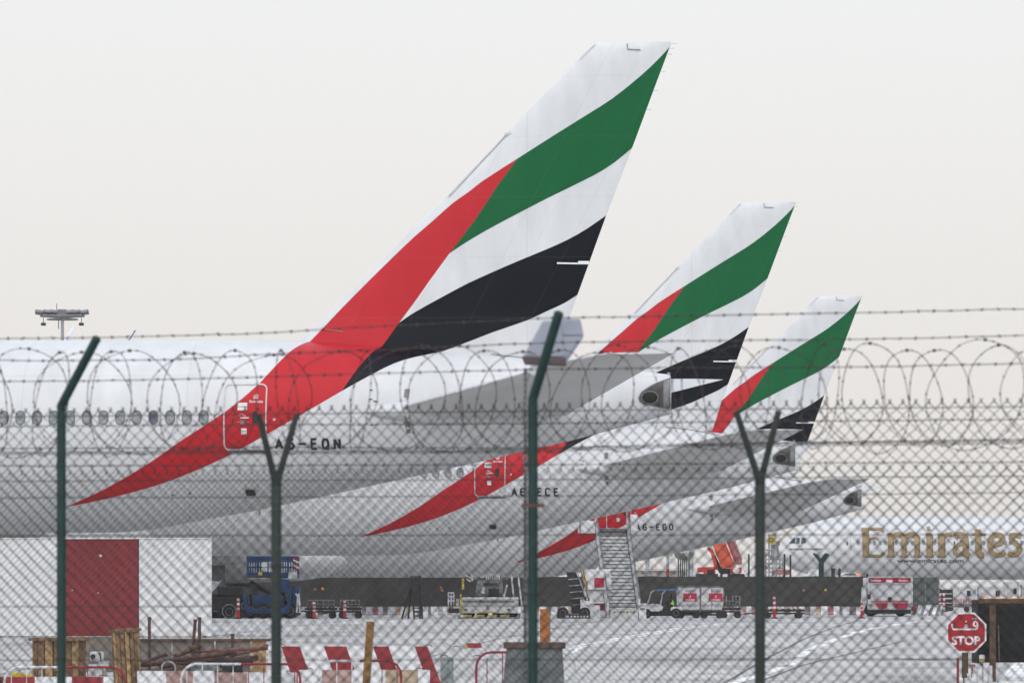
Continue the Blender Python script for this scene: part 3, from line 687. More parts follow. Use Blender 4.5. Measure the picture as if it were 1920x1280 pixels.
g = MB(); a = zt(224, 311); b_ = zt(452, 298); put_text(g, 'BOEING 777-300ER', a[0], a[1], b_[0] - a[0], b_[1] - a[1], surf, off=.03, bold=.02, shear=.3); g.build('small_lettering', M_black2, P4)
g = MB()
for P in ([(222, 262), (255, 226), (270, 222), (268, 264)], [(273, 264), (275, 222), (303, 222), (296, 266)], [(305, 264), (312, 222), (340, 222), (340, 262)]):
    fill_on(g, [zt(*p) for p in P], 0, .03)
g.build('cockpit_window', M_cab, P4)
# ------------------------------------------------------------------ far tails seen over the nearest hull
def small_jet(px, py, Y, label, lean):
    H = 12.4; t_ = thing('distant_airliner', label, 'airplane', (X(px, Y), Y, Z(py, Y) - H), 0, 'distant airliners whose tail tips show over the near hull')
    g = MB(); g.lathe([(.05, -33), (1.0, -32), (1.85, -28.5), (1.95, -25), (1.95, -10), (1.5, -5), (.3, 1)], (0, 0, 3.7), 'x', 24); g.build('fuselage', M_tail, t_, smooth=True)
    g = MB(); foil(g, [(-8.5, -1.5, 0, 5.2, .5), (-3.2, -.7, 0, H - 2.6, .3), (-.75, -.38, 0, H - .95, .12), (-.55, -.25, 0, H - .65, .08), (-.12, .02, 0, H, .03)], vertical=True); g.build('fin', [M_tail], t_, smooth=True)
    for sg in (-1, 1):
        g = MB(); foil(g, [(-21, -14, 1 * sg, 3, .8), (-12.5, -11, 16 * sg, 4.3, .2)]); g.build('wing', M_tail, t_, smooth=True)
        g = MB(); foil(g, [(-6, -2.5, .5 * sg, 4.6, .3), (-1.5, .2, 6.5 * sg, 5.4, .1)]); g.build('stabilizer', M_tail, t_, smooth=True)
        g = MB(); g.bar((-16, 2.8 * sg, 3), (-16, 2.8 * sg, .4), .12); g.lathe([(.3, -.3), (.55, -.2), (.55, .2), (.3, .3)], (-16, 2.8 * sg, .45), 'y', 14); g.build('main_gear', M_grey, t_)
    g = MB(); g.bar((-29, 0, 2.2), (-29, 0, .4), .1); g.lathe([(.2, -.2), (.4, -.15), (.4, .15), (.2, .2)], (-29, 0, .4), 'y', 14); g.build('nose_gear', M_grey, t_)
    if lean:
        g = MB(); g.bar((-.52, -.03, H - .62), (-.12, -.03, H), .035, 6); g.build('dark_leading_edge', M_grey, t_)
    return t_
small_jet(141, 612, 298, 'pale distant tail tip beside the floodlight mast, above the near hull', False)
small_jet(258, 619, 303, 'small distant tail tip with dark front edge, right of the floodlight mast', True)
# ------------------------------------------------------------------ high mast
Y = 600; s = 1 / S(Y); t_ = thing('floodlight_mast', 'tall grey apron floodlight mast showing above the near airliner, crown of lamps on top', 'light mast', (X(117, Y), Y, gz(Y)))
zt_ = Z(597, Y) - gz(Y)
g = MB(); g.path([(0, 0, 0), (0, 0, zt_)], [.32, .16], 10); g.build('pole', M_gsteel, t_)
g = MB(); g.path([(2.3 * math.cos(a * .3927), 1.2 * math.sin(a * .3927), zt_ + .25) for a in range(16)], .10, 5, closed=True)
g.path([(1.6 * math.cos(a * .3927), .9 * math.sin(a * .3927), zt_ - .1) for a in range(16)], .08, 5, closed=True)
for a in range(8): c_, s_ = math.cos(a * .785), math.sin(a * .785); g.bar((0, 0, zt_), (2.3 * c_, 1.2 * s_, zt_ + .25), .06, 5)
g.box((0, 0, zt_ + .5), (.95, .9, .9)); g.bar((-.6, 0, zt_ + .8), (-.6, 0, zt_ + 1.6), .04, 4); g.bar((.1, 0, zt_), (.1, 0, zt_ - 1.3), .05, 4); g.bar((-.4, 0, zt_), (-.4, 0, zt_ - 1.1), .05, 4)
g.build('lamp_ring', M_grey, t_)
for i, dx in enumerate((-2.4, -1.55, -.9, .9, 1.55, 2.4)):
    g = MB(); g.box((dx, -.6, zt_ + .62), (.85, .7, .3), rx=R(-25), ry=R(8 if dx < 0 else -8)); g.box((dx, -.6, zt_ + .78), (.6, .4, .12)); g.build('floodlight', M_grey, t_, bevel=.05)
for dx in (-2.0, 2.0):
    g = MB(); g.box((dx, 0, zt_ - .6), (.5, .4, .3)); g.bar((dx, 0, zt_ - .5), (dx, 0, zt_ + .1), .05, 4); g.build('floodlight', M_dark, t_, bevel=.04)
# ------------------------------------------------------------------ foreground hoarding
Y = 142; t_ = thing('hoarding', 'tall white hoarding with one large dark red panel, behind the cable drums', 'hoarding', (0, Y, gz(Y)))
h = Z(1010, Y) - gz(Y)
for a, b_, mm in ((-260, 122, M_hoard), (124, 259, M_hred), (261, 397, M_hoard)):
    g = MB(); g.box(((X(a, Y) + X(b_, Y)) / 2, 0, h / 2 + .02), (X(b_, Y) - X(a, Y), .09, h - .04)); 
    o = g.build('panel', mm, t_, bevel=.01)
    if mm is M_hred: o['label'] = 'dark red panel'
g = MB(); g.box(((X(-260, Y) + X(397, Y)) / 2, 0, h + .015), (X(397, Y) - X(-260, Y), .13, .03)); g.build('top_rail', M_white, t_)
g = MB()
for px in (-150, 0, 123, 260, 385): g.box((X(px, Y), .5, h * .4), (.08, .9, .06), rx=R(55)); g.box((X(px, Y), .1, h / 2), (.08, .08, h))
g.build('brace', M_gsteel, t_)
for px, py, k in ((185, 1041, 1), (134, 1106, .5), (183, 1111, .4)): g = MB(); g.prism([(X(px, Y), Z(py, Y) - gz(Y)), (X(px + 4 * k, Y), Z(py - 3 * k, Y) - gz(Y)), (X(px + 7 * k, Y), Z(py + 1 * k, Y) - gz(Y)), (X(px + 3 * k, Y), Z(py + 3 * k, Y) - gz(Y))], 'y', -.052, -.046); g.build('paint_chip', M_white, t_)
# ------------------------------------------------------------------ fences
M_strand = M_wire
class Fence:
    def __init__(s, YL, YR, label, name='chain_link_fence'):
        s.YL, s.YR = YL, YR; s.a = Vector((X(0, YL), YL)); s.b = Vector((X(1920, YR), YR)); s.t = thing(name, label, 'fence', (0, 0, 0))
        s.d = (s.b - s.a).normalized(); s.n = Vector((-s.d.y, s.d.x))
    def at(s, px, py=None, back=0):
        # point on fence plane seen at px,py
        q = (px - 960) / F; o = s.a + s.n * back; k = (q * o.y - o.x) / (s.d.x - q * s.d.y); p = o + s.d * k
        return Vector((p.x, p.y, 0 if py is None else Z(py, p.y)))
    def peak_px(s, px, p, x0):
        P = s.at(px); d = (Vector((P.x, P.y)) - s.a).dot(s.d); i = round((d - x0 - p / 2) / p / 2) * 2; q = s.a + s.d * (x0 + i * p + p / 2); return 960 + F * q.x / q.y
    def mesh(s, pyL, pyR, p=.0425, r=.0035, x0=-1.2, x1=8.2):
        g = MB(); W_ = (s.b - s.a).length; n = int((x1 - x0) / p)
        for i in range(n):
            xx = x0 + i * p; f = xx / W_; py = pyL + (pyR - pyL) * f; P = s.a + s.d * xx; zt_ = Z(py, P.y); zb = gz(P.y) + .02
            zt_ = s.zt0 + (xx / W_) * (s.zt1 - s.zt0); rows = int((zt_ - zb) / p); pts = []
            for k in range(rows + 1):
                sg = 1 if (k + i) % 2 == 0 else -1; q = s.a + s.d * (xx + sg * (p / 2 + .0015) + random.uniform(-.0008, .0008)); q = q + s.n * (.003 * sg)
                wob = .006 * math.sin(xx * 3.1 + k * .21) + .004 * math.sin(xx * 7.7 - k * .13)
                pts.append((q.x, q.y + wob * 2, zt_ - k * p + wob * .6))
            g.path(pts, r, 4, cap=False)
            if i % 2 == 0:   # knuckled tips
                q = s.a + s.d * (xx + p / 2); g.bar((q.x - .008, q.y, zt_ - .004), (q.x + .009, q.y, zt_ + .022), r * .9, 4); g.bar((q.x + .008, q.y, zt_ - .004), (q.x - .009, q.y, zt_ + .022), r * .9, 4)
        return g.build('chain_link_mesh', M_wirem, s.t, smooth='all')
    def wire(s, pts, r=.0022, barbs=0, name='wire', back=0, m=M_strand):
        g = MB(); P = [s.at(px, py, back) for px, py in pts]
        fine = []
        for a, b_ in zip(P, P[1:]):
            k = max(1, int((b_ - a).length / .12))
            for i in range(k): fine.append(a.lerp(b_, i / k) + Vector((0, 0, random.uniform(-.002, .002))))
        fine.append(P[-1]); g.path(fine, r, 5)
        if barbs:
            L_ = 0; nx = 0
            for a, b_ in zip(fine, fine[1:]):
                seg = (b_ - a).length
                while nx < L_ + seg:
                    c_ = a.lerp(b_, (nx - L_) / seg); nx += barbs * random.uniform(.92, 1.08)
                    for k in range(3):
                        v = Vector((random.uniform(-.6, .6), random.uniform(-1, 1), random.uniform(-1, 1))).normalized() * .014; g.bar(c_ - v, c_ + v, .0022, 4)
                    g.bar(c_ - s.d.to_3d() * .008, c_ + s.d.to_3d() * .008, r * 1.7, 5)
                L_ += seg
        return g.build(name, m, s.t)
    def coil(s, pyL, pyR, Rr, gap, tilt, ph=0, x0=-1.0, x1=8.0, back=0):
        g = MB(); W_ = (s.b - s.a).length; n = int((x1 - x0) / gap); barb = []
        for i in range(n):
            xx = x0 + i * gap + random.uniform(-.34, .34) * gap; f = xx / W_; P = s.a + s.d * xx + s.n * back; cz = Z(pyL + (pyR - pyL) * f, P.y) + random.uniform(-.012, .012)
            tl = R(tilt * (1 if i % 2 else -1) + random.uniform(-16, 16)); rr = Rr * random.uniform(.90, 1.05); lean = R(random.uniform(-13, 13)); el = random.uniform(-.06, .06); ep_ = random.uniform(0, 6.28)
            ax = (s.d.to_3d() * math.sin(tl) + s.n.to_3d() * math.cos(tl)); up = (Vector((0, 0, 1)) + s.d.to_3d() * math.sin(lean)).normalized()
            pts = [Vector((P.x, P.y, cz)) + (ax * math.cos(a * math.tau / 36) + up * math.sin(a * math.tau / 36)) * rr * (1 + el * math.sin(2 * a * math.tau / 36 + ep_) + .02 * math.sin(5 * a * math.tau / 36 + ep_)) for a in range(36)]
            g.path(pts, .0029, 4, closed=True)
            for a in range(0, 36):
                q = pts[a]; tt = (pts[(a + 1) % 36] - pts[a - 1]).normalized()
                if a % 2 == 0: g.path([q - tt * .013, q - tt * .006, q + tt * .006, q + tt * .013], [.001, .0062, .0062, .001], 4)
            q = pts[9]; g.box(tuple(q), (.02, .014, .02), rz=random.random())
        return g.build('razor_wire_coil', M_razor, s.t)
    def tube(s, pts, rad, name='post', m=M_green, back=0, n=14, parent=None):
        g = MB(); P = [s.at(px, py, back) for px, py in pts]; g.path(P, rad, n); return g.build(name, m, parent or s.t, smooth=True)
FA = Fence(38.2, 36.6, 'green chain link fence whose posts bend into one slanted arm, barbed strands on top')
FB = Fence(39.9, 38.3, 'green chain link fence with forked post tops and a razor wire coil')
FA.zt0, FA.zt1 = Z(772, 38.2), Z(752, 36.6); FB.zt0, FB.zt1 = Z(888, 39.9), Z(875.5, 38.3)
gyA = HZ - F * gz(37.5) / 37.5
FA.mesh(772, 752)
PB = .0439; pk = FA.peak_px(1720, .0425, -1.2); P_ = FB.at(pk); d_ = (Vector((P_.x, P_.y)) - FB.a).dot(FB.d)
FB.mesh(884, 872, p=PB, r=.0027, x0=d_ - PB / 2 - 2 * PB * int((d_ + 1.2) / PB / 2))
def post_single(bx, by, tx, ty, r):
    P = FA.at(bx, by); B = Vector((P.x, P.y, gz(P.y))); T = FA.at(tx, ty, -.12); mid = P + Vector((0, 0, -.05)); el = P + (T - P).normalized() * .05
    g = MB(); g.path([B, mid, P, el, T], [r, r, r * .98, r * .98, r * .95], 16); p = g.build('post', M_green, FA.t, smooth=True)
    g = MB(); g.lathe([(r * 1.02, 0), (r * 1.0, .012), (r * .55, .024)], (0, 0, 0), 'z', 14); c_ = g.build('cap', M_green, p); c_.location = T; c_.rotation_mode = 'QUATERNION'; c_.rotation_quaternion = (T - P).to_track_quat('Z', 'Y')
    return p
post_single(115, 760, 180, 637, .031); post_single(999, 748, 1047, 590, .033)
post_single(-790, 762, -730, 640, .031); post_single(1890 + 20 + 260, 742, 2230, 575, .033)
for px in (115, 999):
    for py in (762, 790, 868, 925, 1000, 1110, 1230):
        P = FA.at(px, py, .0); g = MB(); g.path([P + Vector((.036 * math.cos(a * .785), .036 * math.sin(a * .785), 0)) for a in range(8)], .003, 4, closed=True); g.build('tie_wire', M_wire, FA.t)
g = MB(); P = FA.at(999, 947); g.box((P.x, P.y - .03, P.z), (.15, .02, .025)); g.box((P.x, P.y + .035, P.z), (.15, .02, .025)); g.build('clamp', M_rust, FA.t)
for pts in ([(-260, 640), (0, 635), (170, 633), (325, 629), (480, 625), (700, 612), (1043, 596), (1300, 592), (1620, 586), (1920, 579), (2180, 572)],
            [(-260, 680), (0, 675.5), (155, 676), (325, 674), (480, 665), (700, 656), (1032, 642), (1300, 639), (1623, 636), (1920, 629), (2180, 622)],
            [(-260, 720), (0, 715), (137, 714), (325, 711), (480, 707), (700, 700), (1015, 692), (1300, 689), (1623, 688), (1920, 681), (2180, 676)]):
    FA.wire(pts, .0032, .105, 'barbed_wire', back=-.06)
for pts in ([(-260, 785), (960, 771), (2180, 760)], [(-260, 848), (960, 844), (1300, 832), (2180, 824)], [(-260, 852), (960, 848), (1300, 836), (2180, 828)], [(-260, 1004), (2180, 1001)], [(-260, 1237), (2180, 1235)]):
    FA.wire(pts, .0034, 0, 'tension_wire', back=.01)
def post_fork(px, py, lx, rx, ty, r):
    P = FB.at(px, py); g = MB(); B = Vector((P.x, P.y, gz(P.y))); g.path([B, P, P + Vector((0, 0, .02))], [r, r, r * .7], 16); p = g.build('post', M_green2, FB.t, smooth=True)
    for q, back in ((lx, -.10), (rx, .10)):
        T = FB.at(q, ty, back); g = MB(); b0 = P + Vector((0, back * .15, -.06)); m_ = b0.lerp(T, .16) + Vector((0, 0, .0)); g.path([b0, m_, T], [r * .7, r * .66, r * .60], 12); g.build('fork_arm', M_green2, p, smooth=True)
post_fork(518, 893, 485, 556, 777, .036); post_fork(1425, 890, 1380, 1460, 770, .036); post_fork(-380, 897, -425, -340, 783, .036); post_fork(2330, 885, 2290, 2372, 765, .036)
for px in (518, 1425):
    for py in (905, 960, 1060, 1170, 1260):
        P = FB.at(px, py, .0); g = MB(); g.path([P + Vector((.041 * math.cos(a * .785), .041 * math.sin(a * .785), 0)) for a in range(8)], .003, 4, closed=True); g.build('tie_wire', M_wire, FB.t)
for pts in ([(-260, 800), (960, 794), (2180, 784)], [(-260, 842), (540, 838), (960, 840), (1425, 830), (2180, 820)], [(-260, 874), (960, 871), (2180, 864)]):
    FB.wire(pts, .0032, .13, 'barbed_wire', back=-.05)
for pts in ([(-260, 902), (960, 899), (2180, 890)], [(-260, 934), (960, 930), (2180, 922)], [(-260, 1137), (2180, 1133)]):
    FB.wire(pts, .0032, 0, 'tension_wire', back=.01)
FB.coil(758, 742, .36, .225, 40, back=.0)
# ------------------------------------------------------------------ slotted post with lamp head near the fence
Y = 39.2; t_ = thing('pole_lamp', 'blurred grey lamp head on a slotted steel post beside the green fence post', 'lamp', (X(985, Y), Y, gz(Y)))
zz = lambda py: Z(py, Y) - gz(Y)
xx = lambda px: X(px, Y) - X(985, Y)
g = MB(); g.box((0, 0, zz(690) / 2), (.026, .03, zz(690))); k = zz(700)
while k > .1: g.box((-.002, -.016, k), (.009, .006, .022), 1); k -= .042
g.build('slotted_post', [M_grey, M_dark], t_)
g = MB(); v0 = [(xx(978), zz(668)), (xx(1062), zz(672)), (xx(1062), zz(686)), (xx(984), zz(683))]; g.prism(v0, 'y', -.06, .10); g.build('lamp_rim', M_rim, t_, bevel=.008)
g = MB()
lo = [(xx(980), -.05), (xx(1060), -.05), (xx(1060), .09), (xx(980), .09)]; hi_ = [(xx(1018), -.02), (xx(1052), -.03), (xx(1052), .07), (xx(1018), .07)]
lo2 = [(xx(1050), -.045), (xx(1064), -.02), (xx(1064), .09), (xx(1050), .09)]; hi2 = [(xx(1044), -.03), (xx(1095), .0), (xx(1095), .1), (xx(1044), .1)]
for A_, z0_, B_, z1_ in ((lo, zz(670), hi_, zz(601)), (lo2, zz(676), [(p[0] , p[1]) for p in hi2], zz(630)), ([(p[0], p[1]) for p in hi2], zz(630), [(xx(1046), -.02), (xx(1088), .01), (xx(1088), .09), (xx(1046), .09)], zz(597))):
    b0 = len(g.v)
    for P in A_: g.v.append((P[0], P[1], z0_))
    for P in B_: g.v.append((P[0], P[1], z1_))
    for q in ((3, 2, 1, 0), (4, 5, 6, 7), (0, 1, 5, 4), (1, 2, 6, 5), (2, 3, 7, 6), (3, 0, 4, 7)): g.face([b0 + i for i in q])
g.build('lamp_housing', M_lav, t_, bevel=.012)
g = MB(); g.bar((0, 0, zz(700)), (xx(1010), .02, zz(680)), .014, 8); g.box((xx(1002), -.01, zz(690)), (.05, .03, .09), ry=R(25)); g.build('bracket', M_alu, t_)
# ------------------------------------------------------------------ foreground yard
def barrier(px0, px1, pt, Y, cols, label, slant=0, group=None, rz=0, depth=.5, name='concrete_barrier'):
    h = Z(pt, Y) - gz(Y); x0, x1 = X(px0, Y), X(px1, Y); t_ = thing(name, label, 'barrier', ((x0 + x1) / 2, Y, gz(Y)), rz, group)
    W_ = x1 - x0; tot = sum(c[1] for c in cols); x = -W_ / 2; g = MB(); mats = []
    for (mm, wd) in cols:
        if mm not in mats: mats.append(mm)
        mi = mats.index(mm); w_ = W_ * wd / tot
        for (d0, z0, d1, z1) in ((depth / 2, 0, depth / 2, .12 * h), (depth / 2, .12 * h, depth * .28, .38 * h), (depth * .28, .38 * h, depth * .19, h)):
            b0 = len(g.v); s0, s1 = slant * z0, slant * z1
            xa, xb = x, x + w_
            def cl(v): return max(-W_ / 2, min(W_ / 2, v))
            for (xx_, yy_, zz_) in ((cl(xa - s0), -d0, z0), (cl(xb - s0), -d0, z0), (cl(xb - s1), -d1, z1), (cl(xa - s1), -d1, z1), (cl(xa - s0), d0, z0), (cl(xb - s0), d0, z0), (cl(xb - s1), d1, z1), (cl(xa - s1), d1, z1)): g.v.append((xx_, yy_, zz_))
            g.face([b0, b0 + 1, b0 + 2, b0 + 3], mi); g.face([b0 + 5, b0 + 4, b0 + 7, b0 + 6], mi)
            if z1 == h: g.face([b0 + 3, b0 + 2, b0 + 6, b0 + 7], mi)
            if xa <= -W_ / 2 + 1e-6: g.face([b0, b0 + 3, b0 + 7, b0 + 4], mi)
            if xb >= W_ / 2 - 1e-6: g.face([b0 + 1, b0 + 5, b0 + 6, b0 + 2], mi)
        x += w_
    g.build('barrier_body', mats, t_)
    g = MB()
    for fx in (-.42, .42): g.path([(fx * W_ - .08, 0, h - .01), (fx * W_ - .05, 0, h + .03), (fx * W_ + .05, 0, h + .03), (fx * W_ + .08, 0, h - .01)], .008, 5)
    g.build('lifting_loop', M_rust, t_)
    return t_
GB = 'concrete barriers in the yard in front of the apron'
barrier(503, 828, 1211, 110, [(M_white, 51), (M_red, 35), (M_white, 45), (M_red, 42), (M_white, 50), (M_red, 29), (M_white, 49), (M_red, 24)], 'long white barrier with slanted dark red stripes, in the middle of the yard', .36, GB)
barrier(838, 1068, 1214, 111, [(M_whited, 110), (M_white, 60), (M_whited, 40)], 'white barrier behind the grey steel box with a red block lying on it', .3, GB)
Y = 110.4; g = MB(); g.box((0, 0, .05), (.32, .2, .09), taper=(.85, .8)); g.box((-.15, -.02, .03), (.06, .21, .06), 1); o = g.build('reflector_block', [M_red, M_yellow], bevel=.01); o.location = (X(888, Y), 111, Z(1214, 111)); tag(o, 'small red block with a yellow end lying on the white barrier', 'block')
barrier(826, 900, 1231, 106, [(M_concd, 20), (M_whited, 40)], 'short grey weathered concrete block at the end of the striped barrier', 0, GB)
barrier(-30, 212, 1268, 101, [(M_red, 108), (M_white, 70), (M_white, 10), (M_red, 62), (M_white, 22)], 'low white and red barrier in the bottom left corner', 0, GB)
barrier(258, 402, 1257, 101, [(M_white, 55), (M_pink, 50), (M_pink, 1), (M_white, 40)], 'low white barrier with a pink patch below the pipe heap', 0, GB)
barrier(404, 556, 1260, 101.5, [(M_pink, 60), (M_white, 60), (M_whited, 32)], 'low barrier, pinkish left half, behind the red railing', 0, GB)
barrier(559, 806, 1255, 102, [(M_white, 45), (M_pink, 57), (M_white, 62), (M_beige, 61), (M_white, 22)], 'low white barrier with beige and pinkish blocks, below the upright plank', 0, GB)
def rail(px0, px1, pt, Y, halves, label):
    h = Z(pt, Y) - gz(Y); x0, x1 = X(px0, Y), X(px1, Y); t_ = thing('crowd_barrier', label, 'barrier', ((x0 + x1) / 2, Y, gz(Y)), 0, 'tubular crowd railings standing in the yard'); W_ = x1 - x0
    def half(sg, mm):
        g = MB(); r = .25; pts = [(0, 0, h), (sg * (W_ / 2 - r), 0, h)] + [(sg * (W_ / 2 - r + r * math.sin(R(a))), 0, h - r + r * math.cos(R(a))) for a in (22, 45, 68, 90)] + [(sg * W_ / 2, 0, .03)]
        g.path(pts, .021, 8); g.bar((0, 0, .2), (sg * W_ / 2, 0, .2), .018, 6)
        k = .13 if sg > 0 else -.13
        x = k
        while abs(x) < W_ / 2 - .06: g.bar((x, 0, .2), (x, 0, h - (.0 if abs(x) < W_ / 2 - r else .1)), .009, 5); x += sg * .26
        g.bar((sg * (W_ / 2 - .12), -.25, .02), (sg * (W_ / 2 - .12), .25, .02), .02, 6)
        o = g.build('rail_half', mm, t_, smooth=True); o['label'] = ('red' if mm is M_red else 'white') + ' painted half of the railing'
    half(-1, halves[0]); half(1, halves[1])
    return t_
rail(8, 235, 1250, 97, (M_white, M_red), 'white and red tubular railing at the bottom left')
rail(340, 563, 1244, 96, (M_white, M_red), 'white and red tubular railing right of the cable drums')
rail(596, 752, 1238, 98, (M_white, M_red), 'white and red tubular railing behind the upright plank')
rail(893, 1078, 1222, 96, (M_red, M_whited), 'tubular railing with red left half by the steel box')
rail(-150, 6, 1262, 97, (M_white, M_dark), 'tubular railing leaving the frame at far bottom left')
# cable drums
def drum(px0, px1, pt, Y, rz, label, tilt=0):
    W_ = (px1 - px0) / S(Y); h = Z(pt, Y) - gz(Y); t_ = thing('cable_drum', label, 'cable drum', (X((px0 + px1) / 2, Y), Y, gz(Y)), rz, 'old wooden cable drums in the yard'); t_.rotation_euler = (0, tilt, rz)
    r = W_ / 2 * .86; n = 18
    for i in range(n):
        g = MB(); a = 2 * math.pi * i / n; g.box((r * math.cos(a), r * math.sin(a), h / 2), (.05, r * 2 * math.pi / n * .90, h - .1), rz=a); g.build('stave', M_woodl if i % 3 == 0 else M_wood, t_)
    for z0 in (0.0, h - .07):
        g = MB(); k = 7; R_ = W_ / 2 * 1.05
        for j in range(k):
            y0 = -R_ + 2 * R_ * j / k; y1 = y0 + 2 * R_ / k - .012; ym = (y0 + y1) / 2; hx = math.sqrt(max(.02, R_ ** 2 - ym ** 2)); g.box((0, ym, z0 + .03 + .004 * (j % 2)), (2 * hx, y1 - y0, .055))
        g.build('flange', M_wood, t_)
    return t_
drum(56, 166, 1194, 112, .2, 'wide wooden cable drum on its end at left, behind the green fence post')
drum(213, 268, 1177, 109, .7, 'narrow tilted wooden cable drum beside the pipe heap', R(-4))
# yellow skip edge
Y = 105; g = MB(); g.prism([(X(21, Y), Z(1258, Y)), (X(60, Y), Z(1264, Y)), (X(60, Y), gz(Y)), (X(21, Y), gz(Y))], 'y', Y, Y + .5); tag(g.build('plastic_crate', M_yellow, bevel=.02), 'yellow crate beside the wide cable drum', 'crate')
# plywood board and pipes
Y = 117; t_ = thing('plywood_fence', 'grey brown plywood sheets standing behind the pipes and drums', 'fence', (0, Y, gz(Y)))
for a, b_, pt, mm in ((120, 230, 1193, M_ply), (231, 322, 1197, M_ply), (323, 402, 1199, M_ply), (404, 470, 1200, M_ply), (471, 499, 1197, M_woodl)):
    h = Z(pt, Y) - gz(Y); g = MB(); g.box(((X(a, Y) + X(b_, Y)) / 2, 0, h / 2), (X(b_, Y) - X(a, Y), .03, h)); g.build('plywood_sheet', mm, t_)
g = MB(); g.box(((X(264, Y) + X(508, Y)) / 2, -.03, Z(1199, Y) - gz(Y)), (X(508, Y) - X(264, Y), .06, .05)); g.build('top_rail', M_woodb, t_)
def pole(px0, py0, px1, py1, Y, r, m_, label, name='steel_pipe', cat='pipe', grp='loose pipes and posts in the yard', Y2=None):
    Y2 = Y2 or Y; a = Vector((X(px0, Y), Y, Z(py0, Y))); b_ = Vector((X(px1, Y2), Y2, Z(py1, Y2)))
    if py0 is None: pass
    g = MB(); mid = (a + b_) / 2; g.path([a - mid, b_ - mid], r, 10); g.path([b_ - mid - (b_ - a).normalized() * .02, b_ - mid + (b_ - a).normalized() * .03], r * 1.3, 10)
    o = g.build(name, m_, smooth=True); o.location = mid; return tag(o, label, cat, grp)
gyb = lambda Y: HZ - F * gz(Y) / Y
for px, pt, tx, lab in ((280, 1159, 280, 'leftmost upright rusty pipe, in front of the white hoarding panel'), (357, 1163, 366, 'upright pipe that leans right with a pale band, tallest pair, left one'), (374, 1159, 374, 'straight upright pipe right beside the leaning banded one'), (436, 1190, 436, 'short upright rusty post at the right part of the pipe heap')):
    pole(px, gyb(113), tx, pt, 113, .032, M_rust, lab)
g = MB(); Y = 113
P = [(X(px, Y), Y, Z(py, Y)) for px, py in ()]
pipes = [((246, 1250), (310, 1226), .035, M_rust), ((262, 1247), (300, 1243), .04, M_woodb), ((318, 1238), (440, 1222), .05, M_rust), ((330, 1229), (372, 1210), .05, M_woodb), ((300, 1250), (420, 1232), .045, M_rust),
         ((340, 1222), (498, 1214), .035, M_bpipe), ((360, 1250), (470, 1240), .06, M_dark), ((430, 1228), (500, 1212), .045, M_bpipe), ((290, 1262), (400, 1256), .06, M_dark), ((380, 1240), (480, 1232), .05, M_rust)]
for i, (a, b_, r, mm) in enumerate(pipes):
    lab = ['rusty pipe end resting against the narrow cable drum', 'short brown rod low beside the narrow cable drum', 'thick rusty pipe lying across the middle of the heap', 'short brown pipe angled up near the banded post', 'rusty pipe lying under the thick one in the heap', 'long thin reddish pipe lying highest on the heap', 'dark fat pipe low in the heap behind the white railing', 'reddish pipe pointing up right at the heap end', 'dark pipe lowest at the left of the heap', 'rusty pipe at the right of the heap under the reddish ones'][i]
    pole(a[0], a[1], b_[0], b_[1], 111 + i * .22, r, mm, lab, Y2=111.5 + i * .22)
g = MB(); Y = 110.5
for i in range(14): g.box((X(random.uniform(290, 470), Y), Y + random.uniform(0, 1.5), gz(Y) + random.uniform(.1, .32)), (random.uniform(.2, .5), random.uniform(.2, .4), random.uniform(.15, .35)), i % 3, rz=random.random() * 3, rx=random.uniform(-.3, .3))
tag(g.build('rubble', [M_concd, M_woodb, M_dark], bevel=.02), 'heap of dark rubble and offcuts under the pipes', 'rubble', kind='stuff')
# white machine between drums
Y = 111; t_ = thing('pump_unit', 'small battered white pump unit between the two cable drums', 'machine', (X(182, Y), Y, gz(Y)))
h = Z(1220, Y) - gz(Y); g = MB(); g.box((0, 0, h * .3), (.32, .3, h * .6)); g.box((0, -.02, h * .84), (.27, .26, h * .3), taper=(.9, .9)); g.box((.13, 0, h * .62), (.2, .2, .12)); g.build('housing', M_whited, t_, bevel=.02)
g = MB(); g.lathe([(.05, -.17), (.05, -.12)], (-.07, 0, h * .84), 'y', 12); g.bar((.06, -.15, h * .98), (.09, -.15, h * .7), .015); g.build('dial', M_dark, t_)
g = MB(); g.path([(.05 + .14 * math.cos(a * .4), -.2, h * .25 + .14 * math.sin(a * .4)) for a in range(16)], .012, 5); g.build('hose', M_gsteel, t_)
g = MB(); Y = 108; g.path([(X(316, Y) + .13 * math.cos(a * .393), Y, Z(1252, Y) + .13 * math.sin(a * .393)) for a in range(16)], .018, 6, closed=True); tag(g.build('cable_loop', M_gsteel), 'pale loop of cable above the low white barrier', 'cable')
# planks
def plank(pts, wpx, Y, m_, label):
    g = MB(); a, b_ = [Vector((X(p[0], Y), Y, Z(p[1], Y))) for p in pts]; d = (b_ - a); w_ = wpx / S(Y); mid = (a + b_) / 2
    g.box((0, 0, 0), (w_, .05, d.length), ry=math.atan2(d.x, d.z)); g.box((w_ * .58, .01, 0), (w_ * .12, .06, d.length * .985), 1, ry=math.atan2(d.x, d.z)); o = g.build('timber_plank', [m_, M_ply], bevel=.006); o.location = mid; tag(o, label, 'plank')
plank([(684, 1310), (694, 1164)], 13, 94, mat('golden_timber', (.20, .105, .035), .85, var=.45, scale=7, bump=.4), 'leaning golden brown plank standing upright in front of the striped barrier')
plank([(1021, 1230), (1021, 1141)], 17, 92, mat('orange_timber', (.30, .11, .035), .85, var=.35, scale=7, bump=.4), 'orange brown board standing on the grey steel box behind the green post')
Y = 90; t_ = thing('steel_box', 'grey tapered steel box with a rusty rim at the bottom centre', 'box', (X(1002, Y), Y, gz(Y)))
